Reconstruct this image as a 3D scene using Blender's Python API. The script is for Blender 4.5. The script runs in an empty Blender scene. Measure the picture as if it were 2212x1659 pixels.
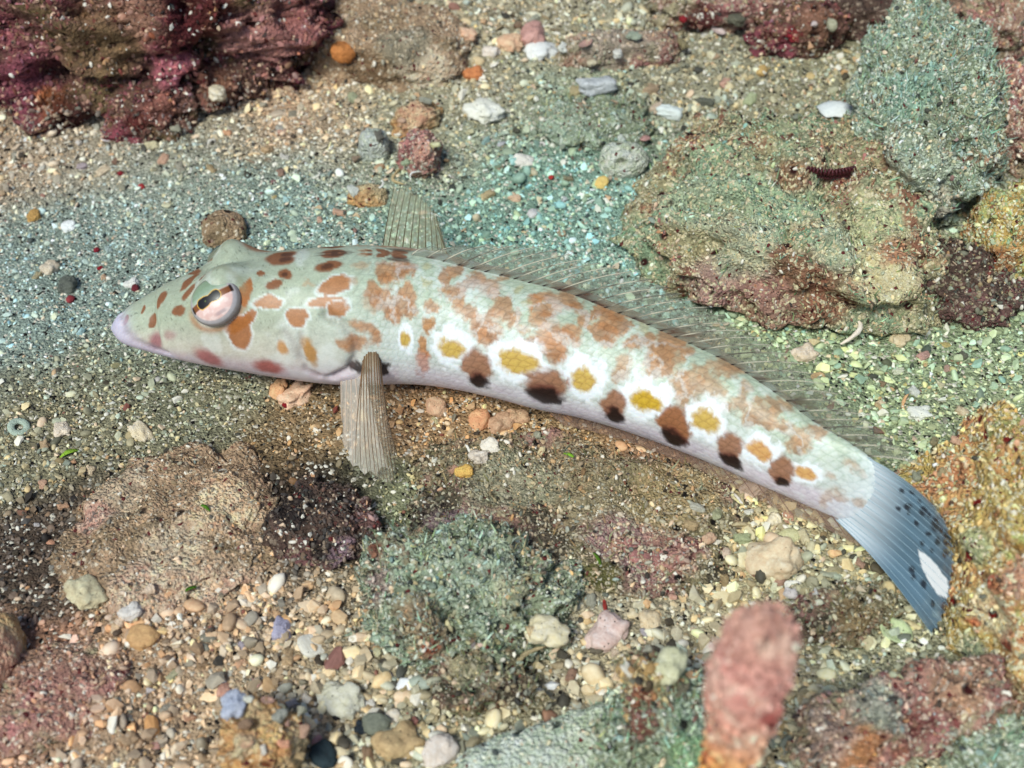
import bpy, bmesh, math, random
import numpy as np
from mathutils import Vector, Matrix

random.seed(11)
RNG = np.random.default_rng(11)
scene = bpy.context.scene
COL = scene.collection

# ------------------------------------------------------------------ camera
# 1 unit = 10 cm.  The camera looks down at 45 degrees on a fish lying on the rubble.
PITCH = math.radians(45)
CAM_DIST = 2.2
LENS = 45.0
CAM = np.array([0.0, -CAM_DIST * math.cos(PITCH), CAM_DIST * math.sin(PITCH)])
cam_data = bpy.data.cameras.new('camera')
cam_data.lens = LENS
cam_data.sensor_width = 36.0
cam_data.clip_start = 0.02
cam_data.clip_end = 200.0
cam_data.dof.use_dof = True
cam_data.dof.focus_distance = 2.10
cam_data.dof.aperture_fstop = 2.5
cam = bpy.data.objects.new('camera', cam_data)
cam.location = CAM
cam.rotation_euler = (math.pi / 2 - PITCH, 0, 0)
COL.objects.link(cam)
scene.camera = cam

# ------------------------------------------------------------------ world and sun
SUN_ELEV, SUN_AZ = math.radians(52), math.radians(208)      # azimuth measured from +Y towards +X
world = bpy.data.worlds.new('World')
scene.world = world
world.use_nodes = True
wn = world.node_tree
bg = wn.nodes['Background']
sky = wn.nodes.new('ShaderNodeTexSky')
sky.sky_type = 'NISHITA'
sky.sun_disc = False
sky.sun_elevation = SUN_ELEV
sky.sun_rotation = SUN_AZ
wn.links.new(sky.outputs[0], bg.inputs[0])
bg.inputs[1].default_value = 0.085
sun_data = bpy.data.lights.new('sun', 'SUN')
sun_data.energy = 2.7
sun_data.angle = math.radians(16)
sun_data.color = (0.96, 1.0, 0.92)
sun = bpy.data.objects.new('sun', sun_data)
sd = Vector((math.sin(SUN_AZ) * math.cos(SUN_ELEV), math.cos(SUN_AZ) * math.cos(SUN_ELEV), math.sin(SUN_ELEV)))
sun.rotation_euler = sd.to_track_quat('Z', 'Y').to_euler()
sun.location = sd * 6
COL.objects.link(sun)

scene.view_settings.view_transform = 'Standard'
scene.view_settings.look = 'None'
scene.view_settings.gamma = 1.0
scene.view_settings.use_curve_mapping = False
scene.view_settings.exposure = 0.27
scene.render.engine = 'CYCLES'
scene.cycles.use_denoising = True
scene.cycles.max_bounces = 4
scene.cycles.diffuse_bounces = 2
scene.cycles.glossy_bounces = 2
scene.cycles.adaptive_threshold = 0.03
scene.cycles.transparent_max_bounces = 16
scene.unit_settings.scale_length = 0.1

# ------------------------------------------------------------------ numeric helpers
PW, PH = 2212.0, 1659.0             # the picture grid used for measuring places
FOC = LENS / 36.0 * PW
RIGHT = np.array([1.0, 0, 0])
UPC = np.array([0, math.sin(PITCH), math.cos(PITCH)])
FWD = np.array([0, math.cos(PITCH), -math.sin(PITCH)])


def lin(c):
    c = np.asarray(c, float) / 255.0
    return np.where(c <= 0.04045, c / 12.92, ((c + 0.055) / 1.055) ** 2.4)


def sstep(a, b, x):
    t = np.clip((x - a) / (b - a), 0, 1)
    return t * t * (3 - 2 * t)


def _hash(ix, iy, iz, seed):
    h = (ix.astype(np.uint32) * np.uint32(374761393) + iy.astype(np.uint32) * np.uint32(668265263)
         + iz.astype(np.uint32) * np.uint32(2147483647) + np.uint32(seed * 1274126177 % 4294967295))
    h = (h ^ (h >> np.uint32(13))) * np.uint32(1274126177)
    h = (h ^ (h >> np.uint32(16))) * np.uint32(2246822519)
    h = h ^ (h >> np.uint32(15))
    return h.astype(np.float64) / 4294967295.0


def vnoise(p, seed=0):
    """smooth value noise, about -1..1, p is (n,3)"""
    p = np.asarray(p, float)
    i = np.floor(p).astype(np.int64)
    f = p - i
    u = f * f * f * (f * (f * 6 - 15) + 10)
    i = i.astype(np.int32)
    out = 0
    for dx in (0, 1):
        wx = u[:, 0] if dx else 1 - u[:, 0]
        for dy in (0, 1):
            wy = u[:, 1] if dy else 1 - u[:, 1]
            for dz in (0, 1):
                wz = u[:, 2] if dz else 1 - u[:, 2]
                out = out + wx * wy * wz * _hash(i[:, 0] + dx, i[:, 1] + dy, i[:, 2] + dz, seed)
    return out * 2 - 1


def fbm(p, octv=4, seed=0, gain=0.5, lac=2.03):
    a, s, o = 1.0, 0.0, 0.0
    p = np.asarray(p, float)
    for k in range(octv):
        o = o + a * vnoise(p, seed + k * 17)
        s += a
        a *= gain
        p = p * lac + 3.7
    return o / s


def ridged(p, octv=4, seed=0, gain=0.5):
    a, s, o = 1.0, 0.0, 0.0
    p = np.asarray(p, float)
    for k in range(octv):
        o = o + a * (1 - np.abs(vnoise(p, seed + k * 13)) * 2)
        s += a
        a *= gain
        p = p * 2.1 + 1.3
    return o / s


def worley(p, seed=0):
    """distance to the nearest feature point, and a random value of that cell"""
    p = np.asarray(p, float)
    i = np.floor(p).astype(np.int32)
    f = p - i
    best = np.full(len(p), 9.0)
    cid = np.zeros(len(p))
    for dx in (-1, 0, 1):
        for dy in (-1, 0, 1):
            for dz in (-1, 0, 1):
                a, b, c = i[:, 0] + dx, i[:, 1] + dy, i[:, 2] + dz
                h1, h2, h3 = _hash(a, b, c, seed), _hash(a, b, c, seed + 5), _hash(a, b, c, seed + 9)
                d = np.sqrt((dx + h1 - f[:, 0]) ** 2 + (dy + h2 - f[:, 1]) ** 2 + (dz + h3 - f[:, 2]) ** 2)
                m = d < best
                best = np.where(m, d, best)
                cid = np.where(m, _hash(a, b, c, seed + 21), cid)
    return best, cid


def worley_gap(p, seed=0):
    """how far the second nearest feature point lies beyond the nearest: small along cell borders (flat cells)"""
    p = np.asarray(p, float)
    i = np.floor(p).astype(np.int32)
    f = p - i
    a1, a2 = np.full(len(p), 9.0), np.full(len(p), 9.0)
    for dx in (-1, 0, 1):
        for dy in (-1, 0, 1):
            a, b = i[:, 0] + dx, i[:, 1] + dy
            d = np.sqrt((dx + _hash(a, b, a * 0, seed) - f[:, 0]) ** 2 + (dy + _hash(a, b, a * 0, seed + 5) - f[:, 1]) ** 2)
            a2 = np.minimum(np.maximum(a1, d), a2)
            a1 = np.minimum(a1, d)
    return a2 - a1


def ground_z(x, y):
    x = np.atleast_1d(np.asarray(x, float))
    y = np.atleast_1d(np.asarray(y, float))
    z = 0.26 * (np.log1p(np.exp((y - 0.55) * 5)) / 5)                    # the bed climbs behind the fish
    z = z + 0.05 * np.log1p(np.exp((x - 0.75) * 6)) / 6
    p = np.stack([x * 2.3, y * 2.3, np.zeros_like(x)], 1)
    w = sstep(0.12, 0.5, np.abs(y + 0.25 * np.clip(x, 0, 2)))               # calmer under the fish
    z = z + (0.012 + 0.045 * w) * fbm(p, 3, 3)
    p = np.stack([x * 11, y * 11, np.zeros_like(x)], 1)
    z = z + 0.010 * fbm(p, 3, 8)
    return z


_GX, _GY = np.arange(-3.0, 3.001, 0.01), np.arange(-2.0, 4.001, 0.01)
_GG = ground_z(*[a.ravel() for a in np.meshgrid(_GX, _GY)]).reshape(len(_GY), len(_GX))


def gz(x, y):
    """height of the bed, read from a table"""
    a = min(max((x + 3.0) / 0.01, 0), len(_GX) - 2.001)
    b = min(max((y + 2.0) / 0.01, 0), len(_GY) - 2.001)
    i, j = int(a), int(b)
    a -= i
    b -= j
    return float((_GG[j, i] * (1 - a) + _GG[j, i + 1] * a) * (1 - b) + (_GG[j + 1, i] * (1 - a) + _GG[j + 1, i + 1] * a) * b)


def ray(px, py):
    d = RIGHT * ((px - PW / 2) / FOC) + UPC * (-(py - PH / 2) / FOC) + FWD
    return d / np.linalg.norm(d)


def at_z(px, py, z):
    d = ray(px, py)
    return CAM + d * ((z - CAM[2]) / d[2])


def on_ground(px, py, off=0.0):
    z = 0.0
    for k in range(40):
        q = at_z(px, py, z)
        z = 0.5 * z + 0.5 * (gz(q[0], q[1]) + off)
    q[2] = z
    return q


def upp(q):
    """scene units per picture-grid step at a point"""
    return float(np.dot(q - CAM, FWD)) / FOC


def project(P):
    d = P - CAM
    w = d @ FWD
    return np.stack([PW / 2 + FOC * (d @ RIGHT) / w, PH / 2 - FOC * (d @ UPC) / w], 1)


# ------------------------------------------------------------------ object helpers
def mesh_obj(name, verts, faces, mat=None, parent=None, smooth=True):
    me = bpy.data.meshes.new(name)
    verts = np.asarray(verts, np.float32)
    if isinstance(faces, np.ndarray) and faces.ndim == 2:
        n, k = faces.shape
        me.vertices.add(len(verts))
        me.vertices.foreach_set('co', verts.ravel())
        me.loops.add(n * k)
        me.loops.foreach_set('vertex_index', faces.astype(np.int32).ravel())
        me.polygons.add(n)
        me.polygons.foreach_set('loop_start', np.arange(0, n * k, k, dtype=np.int32))
        me.update(calc_edges=True)
    else:
        me.from_pydata(verts.tolist(), [], [list(f) for f in faces])
        me.update()
    me.polygons.foreach_set('use_smooth', [smooth] * len(me.polygons))
    if mat:
        me.materials.append(mat)
    o = bpy.data.objects.new(name, me)
    COL.objects.link(o)
    if parent:
        o.parent = parent
    return o


def add_col(me, cols, name='col'):
    a = me.attributes.new(name, 'FLOAT_COLOR', 'POINT')
    c = np.ones((len(me.vertices), 4), np.float32)
    c[:, :cols.shape[1]] = cols
    a.data.foreach_set('color', c.ravel())


def tag(o, label=None, cat=None, group=None, kind=None):
    if label: o['label'] = label
    if cat: o['category'] = cat
    if group: o['group'] = group
    if kind: o['kind'] = kind
    return o


_ico = {}


def ico(sub):
    if sub not in _ico:
        bm = bmesh.new()
        bmesh.ops.create_icosphere(bm, subdivisions=sub, radius=1.0)
        v = np.array([q.co[:] for q in bm.verts])
        f = np.array([[q.index for q in fc.verts] for fc in bm.faces])
        bm.free()
        _ico[sub] = (v, f)
    return _ico[sub]


def rotz(a):
    c, s = math.cos(a), math.sin(a)
    return np.array([[c, -s, 0], [s, c, 0], [0, 0, 1]])


def euler(rx, ry, rz):
    return np.array(Matrix.Rotation(rz, 3, 'Z') @ Matrix.Rotation(ry, 3, 'Y') @ Matrix.Rotation(rx, 3, 'X'))


# ------------------------------------------------------------------ materials
def new_mat(name):
    m = bpy.data.materials.new(name)
    m.use_nodes = True
    nt = m.node_tree
    return m, nt, nt.nodes['Principled BSDF']


def N(nt, kind, **kw):
    n = nt.nodes.new(kind)
    for k, v in kw.items():
        setattr(n, k, v)
    return n


def mix(nt, fac, a, b, mode='MIX'):
    n = nt.nodes.new('ShaderNodeMix')
    n.data_type = 'RGBA'
    n.blend_type = mode
    for sock, v in ((0, fac), (6, a), (7, b)):
        if hasattr(v, 'is_linked') or hasattr(v, 'links'):
            nt.links.new(v, n.inputs[sock])
        elif sock == 0:
            n.inputs[0].default_value = v
        else:
            n.inputs[sock].default_value = (*v, 1)
    return n.outputs[2]


def ramp(nt, src, stops):
    n = nt.nodes.new('ShaderNodeValToRGB')
    e = n.color_ramp.elements
    while len(e) < len(stops):
        e.new(0.5)
    for k, (p, c) in enumerate(stops):
        e[k].position = p
        e[k].color = (*c, 1) if len(c) == 3 else c
    nt.links.new(src, n.inputs[0])
    return n.outputs[0]


def noise(nt, vec, scale, detail=4, rough=0.55, dist=0.0):
    n = nt.nodes.new('ShaderNodeTexNoise')
    n.inputs['Scale'].default_value = scale
    n.inputs['Detail'].default_value = detail
    n.inputs['Roughness'].default_value = rough
    n.inputs['Distortion'].default_value = dist
    nt.links.new(vec, n.inputs['Vector'])
    return n


def voro(nt, vec, scale, feature='F1', rnd=1.0):
    n = nt.nodes.new('ShaderNodeTexVoronoi')
    n.feature = feature
    n.inputs['Scale'].default_value = scale
    n.inputs['Randomness'].default_value = rnd
    nt.links.new(vec, n.inputs['Vector'])
    return n


BW = ((0.0, (0, 0, 0)), (1.0, (1, 1, 1)))


def step_mask(nt, src, lo, hi):
    return ramp(nt, src, ((lo, (0, 0, 0)), (hi, (1, 1, 1))))


def rock_mat(name, base, patch, patch2, speck, pit, offset=0.0, patch_amt=0.5, patch2_amt=0.45,
             speck_amt=0.25, pit_amt=0.2, fine=1.0, rough=0.85):
    """crusted reef rock: broad colour patches, sediment specks, dark pores, fine relief"""
    m, nt, b = new_mat(name)
    tc = N(nt, 'ShaderNodeTexCoord')
    mp = N(nt, 'ShaderNodeMapping')
    mp.inputs['Location'].default_value = (offset, offset * 1.7, -offset)
    nt.links.new(tc.outputs['Object'], mp.inputs[0])
    v = mp.outputs[0]
    base, patch, patch2, speck, pit = [lin(c) for c in (base, patch, patch2, speck, pit)]
    n1 = noise(nt, v, 5.5, 6, 0.62, 0.6)
    n2 = noise(nt, v, 9.0, 6, 0.65, 1.0)
    n3 = noise(nt, v, 42 * fine, 5, 0.7)
    n4 = noise(nt, v, 150 * fine, 3, 0.6)
    c = mix(nt, step_mask(nt, n1.outputs[0], 0.62 - 0.25 * patch_amt, 0.74 - 0.25 * patch_amt), base, patch)
    c = mix(nt, step_mask(nt, n2.outputs[0], 0.66 - 0.25 * patch2_amt, 0.74 - 0.25 * patch2_amt), c, patch2)
    ti = N(nt, 'ShaderNodeAttribute', attribute_name='tint')
    c = mix(nt, ti.outputs['Alpha'], c, ti.outputs['Color'])
    # tone variation of the crust
    c = mix(nt, 0.85, c, ramp(nt, n3.outputs[0], ((0.25, (0.22, 0.22, 0.22)), (0.5, (0.55, 0.55, 0.55)), (0.78, (1.0, 1.0, 1.0)))), 'OVERLAY')
    # sediment specks: little cells, some pale
    vo = voro(nt, v, 170 * fine)
    sp = N(nt, 'ShaderNodeSeparateColor')
    nt.links.new(vo.outputs['Color'], sp.inputs[0])
    c = mix(nt, step_mask(nt, sp.outputs[0], 1.0 - speck_amt, 1.02 - speck_amt + 0.04), c, speck)
    c = mix(nt, step_mask(nt, sp.outputs[1], 0.975, 0.98), c, lin((110, 50, 48)))
    c = mix(nt, 0.4, c, ramp(nt, vo.outputs['Distance'], ((0.0, (0.75, 0.75, 0.75)), (0.7, (0.25, 0.25, 0.25)))), 'OVERLAY')
    # pores
    vp = voro(nt, v, 26 * fine)
    pm = step_mask(nt, vp.outputs['Distance'], 0.16 + 0.0, 0.10)
    sq = N(nt, 'ShaderNodeSeparateColor')
    nt.links.new(vp.outputs['Color'], sq.inputs[0])
    sel = step_mask(nt, sq.outputs[2], 1 - pit_amt - 0.02, 1 - pit_amt)
    pmx = N(nt, 'ShaderNodeMath', operation='MULTIPLY')
    pinv = ramp(nt, vp.outputs['Distance'], ((0.14, (1, 1, 1)), (0.24, (0, 0, 0))))
    nt.links.new(pinv, pmx.inputs[0]); nt.links.new(sel, pmx.inputs[1])
    hs = N(nt, 'ShaderNodeHueSaturation')
    hs.inputs['Saturation'].default_value = 0.98
    nt.links.new(c, hs.inputs['Color'])
    c = mix(nt, pmx.outputs[0], hs.outputs[0], pit)
    nt.links.new(c, b.inputs['Base Color'])
    b.inputs['Roughness'].default_value = rough
    b.inputs['Specular IOR Level'].default_value = 0.2
    # fine relief
    ad = N(nt, 'ShaderNodeMath', operation='ADD')
    nt.links.new(n3.outputs[0], ad.inputs[0])
    ad2 = N(nt, 'ShaderNodeMath', operation='MULTIPLY_ADD')
    nt.links.new(vo.outputs['Distance'], ad2.inputs[0])
    ad2.inputs[1].default_value = -0.6
    nt.links.new(n4.outputs[0], ad2.inputs[2])
    nt.links.new(ad2.outputs[0], ad.inputs[1])
    sb = N(nt, 'ShaderNodeMath', operation='SUBTRACT')
    nt.links.new(ad.outputs[0], sb.inputs[0]); nt.links.new(pmx.outputs[0], sb.inputs[1])
    bu = N(nt, 'ShaderNodeBump')
    bu.inputs['Strength'].default_value = 0.9
    bu.inputs['Distance'].default_value = 0.012
    nt.links.new(sb.outputs[0], bu.inputs['Height'])
    nt.links.new(bu.outputs[0], b.inputs['Normal'])
    return m


def attr_mat(name, attr, atype='GEOMETRY', rough=0.7, speckle=40.0, amount=0.35, bump=0.003, sss=0.0):
    """colour from the piece itself with grain and a little relief"""
    m, nt, b = new_mat(name)
    a = N(nt, 'ShaderNodeAttribute', attribute_name=attr, attribute_type=atype)
    tc = N(nt, 'ShaderNodeTexCoord')
    n1 = noise(nt, tc.outputs['Object'], speckle, 4, 0.65)
    c = mix(nt, amount, a.outputs['Color'], ramp(nt, n1.outputs[0], ((0.3, (0.25, 0.24, 0.22)), (0.7, (0.8, 0.8, 0.8)))), 'OVERLAY')
    nt.links.new(c, b.inputs['Base Color'])
    b.inputs['Roughness'].default_value = rough
    b.inputs['Specular IOR Level'].default_value = 0.3
    if bump:
        bu = N(nt, 'ShaderNodeBump')
        bu.inputs['Strength'].default_value = 0.6
        bu.inputs['Distance'].default_value = bump
        nt.links.new(n1.outputs[0], bu.inputs['Height'])
        nt.links.new(bu.outputs[0], b.inputs['Normal'])
    return m


M_GRAIN = attr_mat('grain', 'gcol', 'INSTANCER', 0.65, 2.2, 0.35, 0.0)
M_PEBBLE = attr_mat('pebble_stone', 'pcol', 'OBJECT', 0.7, 3.0, 0.45, 0.0)


def pebble_material():
    """pebble colour carried by the object, with mottling and pores"""
    m, nt, b = new_mat('pebble')
    oi = N(nt, 'ShaderNodeObjectInfo')
    tc = N(nt, 'ShaderNodeTexCoord')
    ofs = N(nt, 'ShaderNodeVectorMath', operation='ADD')
    sc = N(nt, 'ShaderNodeVectorMath', operation='SCALE')
    cm = N(nt, 'ShaderNodeCombineXYZ')
    for k in range(3):
        nt.links.new(oi.outputs['Random'], cm.inputs[k])
    nt.links.new(cm.outputs[0], sc.inputs[0]); sc.inputs['Scale'].default_value = 37.0
    nt.links.new(tc.outputs['Object'], ofs.inputs[0]); nt.links.new(sc.outputs[0], ofs.inputs[1])
    v = ofs.outputs[0]
    n1 = noise(nt, v, 1.7, 6, 0.7, 0.5)
    n2 = noise(nt, v, 7.0, 4, 0.7)
    vo = voro(nt, v, 4.5)
    c = mix(nt, 0.55, oi.outputs['Color'], ramp(nt, n1.outputs[0], ((0.28, (0.3, 0.3, 0.28)), (0.52, (0.52, 0.5, 0.48)), (0.75, (0.85, 0.85, 0.85)))), 'OVERLAY')
    c = mix(nt, 0.4, c, ramp(nt, n2.outputs[0], ((0.3, (0.28, 0.28, 0.28)), (0.7, (0.75, 0.75, 0.75)))), 'OVERLAY')
    pm = ramp(nt, vo.outputs['Distance'], ((0.10, (1, 1, 1)), (0.2, (0, 0, 0))))
    s = N(nt, 'ShaderNodeSeparateColor')
    nt.links.new(vo.outputs['Color'], s.inputs[0])
    mu = N(nt, 'ShaderNodeMath', operation='MULTIPLY')
    nt.links.new(pm, mu.inputs[0]); nt.links.new(step_mask(nt, s.outputs[0], 0.68, 0.7), mu.inputs[1])
    c = mix(nt, mu.outputs[0], c, lin((70, 50, 42)))
    nt.links.new(c, b.inputs['Base Color'])
    b.inputs['Roughness'].default_value = 0.7
    b.inputs['Specular IOR Level'].default_value = 0.25
    bu = N(nt, 'ShaderNodeBump')
    bu.inputs['Strength'].default_value = 0.7
    bu.inputs['Distance'].default_value = 0.004
    ad = N(nt, 'ShaderNodeMath', operation='SUBTRACT')
    nt.links.new(n2.outputs[0], ad.inputs[0]); nt.links.new(mu.outputs[0], ad.inputs[1])
    nt.links.new(ad.outputs[0], bu.inputs['Height'])
    nt.links.new(bu.outputs[0], b.inputs['Normal'])
    return m


M_PEB = pebble_material()
bpy.data.materials.remove(M_PEBBLE)

# ------------------------------------------------------------------ colours of the bed, by place
ZONES = [  # picture place, reach, grain colour (water's teal cast tinted in, centre and right), coarseness 0..1
    (200, 520, 330, (154, 168, 158), .2), (60, 330, 170, (186, 158, 132), .6), (420, 330, 180, (168, 158, 136), .4),
    (640, 260, 150, (206, 172, 142), .6), (1000, 230, 230, (172, 160, 134), .55), (1150, 420, 230, (138, 172, 156), .4),
    (1300, 300, 180, (136, 160, 138), .35), (1480, 200, 180, (166, 158, 134), .55), (1680, 190, 160, (160, 154, 126), .55),
    (1330, 480, 160, (158, 186, 172), .3), (560, 420, 200, (152, 172, 160), .35), (330, 800, 180, (140, 142, 118), .15),
    (180, 900, 180, (146, 138, 112), .25), (950, 900, 160, (186, 148, 112), .35), (1100, 960, 150, (176, 146, 110), .35),
    (640, 880, 130, (146, 122, 92), .2), (640, 1060, 110, (60, 50, 44), .2), (730, 1160, 100, (70, 60, 56), .2),
    (100, 1200, 120, (92, 78, 68), .3), (400, 1450, 220, (196, 164, 134), .75), (650, 1480, 200, (184, 166, 138), .8),
    (820, 1570, 150, (176, 168, 140), .85), (150, 1500, 150, (166, 122, 102), .3), (300, 1600, 160, (188, 162, 134), .8),
    (1400, 1300, 160, (186, 174, 148), .75), (1700, 1150, 170, (206, 188, 148), .8), (1950, 850, 220, (160, 174, 138), .5),
    (1780, 1260, 140, (174, 172, 144), .5), (1500, 1420, 120, (188, 174, 142), .8), (2100, 950, 150, (174, 180, 142), .5),
    (880, 1050, 140, (140, 144, 114), .25), (1450, 900, 120, (168, 130, 104), .3), (850, 330, 150, (164, 166, 144), .5),
]
_zp = np.array([on_ground(a, b)[:2] for a, b, *_ in ZONES])
_zr = np.array([r * upp(on_ground(a, b)) for a, b, r, *_ in ZONES])
_GREY = lin((172, 165, 146))
_zc = np.array([np.clip(lin(c).mean() + (lin(c) - lin(c).mean()) * 1.0, 0.01, 1) for *_, c, _k in ZONES])
_zk = np.array([k for *_, k in ZONES])


def zone(x, y):
    w = np.zeros((len(x), len(ZONES)))
    ox = 0.10 * fbm(np.stack([x * 9, y * 9, x * 0], 1), 4, 41)
    oy = 0.10 * fbm(np.stack([x * 9, y * 9, x * 0 + 9], 1), 4, 43)
    for k in range(len(ZONES)):
        d2 = ((x + ox - _zp[k, 0]) ** 2 + (y + oy - _zp[k, 1]) ** 2) / _zr[k] ** 2
        w[:, k] = np.exp(-1.3 * d2) + 2e-4 / (0.05 + d2)
    w /= w.sum(1, keepdims=True)
    return w @ _zc, w @ _zk


# ------------------------------------------------------------------ the bed itself
def axis(lo, hi, step, far):
    core = np.arange(lo, hi + 1e-6, step)
    out = hi + np.geomspace(0.05, far, 14)
    inn = lo - np.geomspace(0.05, far, 14)[::-1]
    return np.concatenate([inn, core, out])


def make_bed():
    xs, ys = axis(-2.1, 2.1, 0.013, 40), axis(-1.25, 2.7, 0.013, 40)
    X, Y = np.meshgrid(xs, ys)
    x, y = X.ravel(), Y.ravel()
    z = ground_z(x, np.minimum(y, 6.0))
    z += 0.004 * vnoise(np.stack([x * 90, y * 90, x * 0], 1), 5)
    n, m = len(ys), len(xs)
    idx = np.arange(n * m).reshape(n, m)
    f = np.stack([idx[:-1, :-1].ravel(), idx[:-1, 1:].ravel(), idx[1:, 1:].ravel(), idx[1:, :-1].ravel()], 1)
    mt, nt, b = new_mat('sandy_bed')
    a = N(nt, 'ShaderNodeAttribute', attribute_name='col')
    tc = N(nt, 'ShaderNodeTexCoord')
    v = tc.outputs['Object']
    vo = voro(nt, v, 190)
    n1 = noise(nt, v, 26, 6, 0.65, 0.4)
    n2 = noise(nt, v, 150, 4, 0.7)
    sp = N(nt, 'ShaderNodeSeparateColor')
    nt.links.new(vo.outputs['Color'], sp.inputs[0])
    c = mix(nt, 0.55, a.outputs['Color'], ramp(nt, n1.outputs[0], ((0.3, (0.25, 0.25, 0.22)), (0.7, (0.72, 0.72, 0.7)))), 'OVERLAY')
    c = mix(nt, 0.7, c, ramp(nt, n2.outputs[0], ((0.28, (0.14, 0.14, 0.14)), (0.5, (0.5, 0.5, 0.5)), (0.72, (0.85, 0.85, 0.85)))), 'OVERLAY')
    c = mix(nt, step_mask(nt, sp.outputs[0], 0.93, 0.95), c, lin((40, 36, 34)))
    c = mix(nt, step_mask(nt, sp.outputs[1], 0.90, 0.94), c, lin((222, 214, 196)))
    nt.links.new(c, b.inputs['Base Color'])
    b.inputs['Roughness'].default_value = 0.9
    b.inputs['Specular IOR Level'].default_value = 0.1
    ad = N(nt, 'ShaderNodeMath', operation='MULTIPLY_ADD')
    nt.links.new(vo.outputs['Distance'], ad.inputs[0]); ad.inputs[1].default_value = -0.7
    nt.links.new(n2.outputs[0], ad.inputs[2])
    bu = N(nt, 'ShaderNodeBump')
    bu.inputs['Strength'].default_value = 1.0
    bu.inputs['Distance'].default_value = 0.009
    nt.links.new(ad.outputs[0], bu.inputs['Height'])
    nt.links.new(bu.outputs[0], b.inputs['Normal'])
    o = mesh_obj('seabed', np.stack([x, y, z], 1), f, mt)
    zc, _ = zone(x, y)
    add_col(o.data, zc * 1.05)
    tag(o, 'sandy coral rubble seabed', kind='structure')
    return o


make_bed()

# ------------------------------------------------------------------ grain shapes shared by all loose gravel
SHAPES = bpy.data.collections.new('grain_shapes')


def hull(points):
    bm = bmesh.new()
    for p in points:
        bm.verts.new(p)
    r = bmesh.ops.convex_hull(bm, input=bm.verts)
    bmesh.ops.delete(bm, geom=[g for g in r['geom_interior'] if isinstance(g, bmesh.types.BMVert)], context='VERTS')
    bmesh.ops.triangulate(bm, faces=bm.faces)
    bm.verts.ensure_lookup_table()
    bm.verts.index_update()
    v = np.array([q.co[:] for q in bm.verts])
    f = np.array([[q.index for q in fc.verts] for fc in bm.faces])
    bm.free()
    return v, f


def chip_shape(rng, n, dims):
    p = rng.normal(size=(n, 3))
    p /= np.linalg.norm(p, axis=1, keepdims=True)
    p *= (0.75 + 0.35 * rng.random((n, 1)))
    return hull(p * np.array(dims))


def pebble_shape(seed, sub, dims, amp, freq, pw=2.6):
    v, f = ico(sub)
    n = (np.abs(v) ** pw).sum(1, keepdims=True) ** (1 / pw)
    w = v / n
    w = w * (1 + amp * fbm(v * freq + seed * 3.1, 4, seed)[:, None])
    return w * np.array(dims), f


def cone_shape(turns=4):
    """a small pointed spiral shell"""
    v, f = [], []
    k, m = 14, 12
    for i in range(k):
        h = i / (k - 1)
        r = (1 - h) * 0.62 * (1 + 0.10 * math.cos(h * turns * 2 * math.pi)) + 0.02
        for j in range(m):
            a = 2 * math.pi * j / m
            v.append((r * math.cos(a), r * math.sin(a), h * 1.5 - 0.4))
    for i in range(k - 1):
        for j in range(m):
            f.append((i * m + j, i * m + (j + 1) % m, (i + 1) * m + (j + 1) % m, (i + 1) * m + j))
    v.append((0, 0, -0.45))
    b = len(v) - 1
    for j in range(m):
        f.append(((j + 1) % m, j, b))
    return np.array(v), f


def stick_shape(seed, bend=0.3, r=0.16):
    rng = np.random.default_rng(seed)
    v, f = [], []
    k, m = 9, 7
    ph = rng.random() * 6
    for i in range(k):
        h = i / (k - 1) * 2 - 1
        rr = r * (1 - 0.25 * h * h) * (1 + 0.15 * math.sin(h * 9 + ph)) * (0.55 if i in (0, k - 1) else 1)
        c = (h, bend * (h * h - 0.3) + 0.06 * math.sin(h * 4 + ph), 0)
        for j in range(m):
            a = 2 * math.pi * j / m
            v.append((c[0], c[1] + rr * math.cos(a), c[2] + rr * math.sin(a)))
    for i in range(k - 1):
        for j in range(m):
            f.append((i * m + j, i * m + (j + 1) % m, (i + 1) * m + (j + 1) % m, (i + 1) * m + j))
    f.append(tuple(range(m))[::-1])
    f.append(tuple((k - 1) * m + j for j in range(m)))
    return np.array(v), f


def shell_shape(seed, cup=0.35):
    """a curved flat fragment of bivalve, with real thickness"""
    rng = np.random.default_rng(seed)
    m, k = 16, 5
    v, f = [], []
    out = 0.8 + 0.25 * rng.random(m)
    out = (out + np.roll(out, 1)) / 2
    for side in (1, -1):
        v.append((0, 0, cup * 0.6 + 0.045 * side))
        for i in range(1, k):
            for j in range(m):
                a = 2 * math.pi * j / m
                rr = out[j] * i / (k - 1)
                v.append((rr * math.cos(a), rr * 0.8 * math.sin(a), cup * (0.6 - rr * rr) + 0.03 * math.cos(a * 8) * rr + 0.045 * side * (1 - 0.5 * (i == k - 1))))
    h = 1 + (k - 1) * m
    for s in (0, h):
        for j in range(m):
            f.append((s, s + 1 + j, s + 1 + (j + 1) % m) if s == 0 else (s, s + 1 + (j + 1) % m, s + 1 + j))
        for i in range(k - 2):
            for j in range(m):
                q = (s + 1 + i * m + j, s + 1 + (i + 1) * m + j, s + 1 + (i + 1) * m + (j + 1) % m, s + 1 + i * m + (j + 1) % m)
                f.append(q if s == 0 else q[::-1])
    e = 1 + (k - 2) * m
    for j in range(m):
        f.append((e + j, h + e + j, h + e + (j + 1) % m, e + (j + 1) % m))
    return np.array(v), f


def blade_shape():
    v = [(-.12, 0, 0), (.12, 0, 0), (.10, .12, .5), (-.10, .12, .5), (.06, .35, .9), (-.06, .35, .9), (0, .6, 1.15)]
    f = [(0, 1, 2, 3), (3, 2, 4, 5), (5, 4, 6)]
    return np.array(v), f


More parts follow.
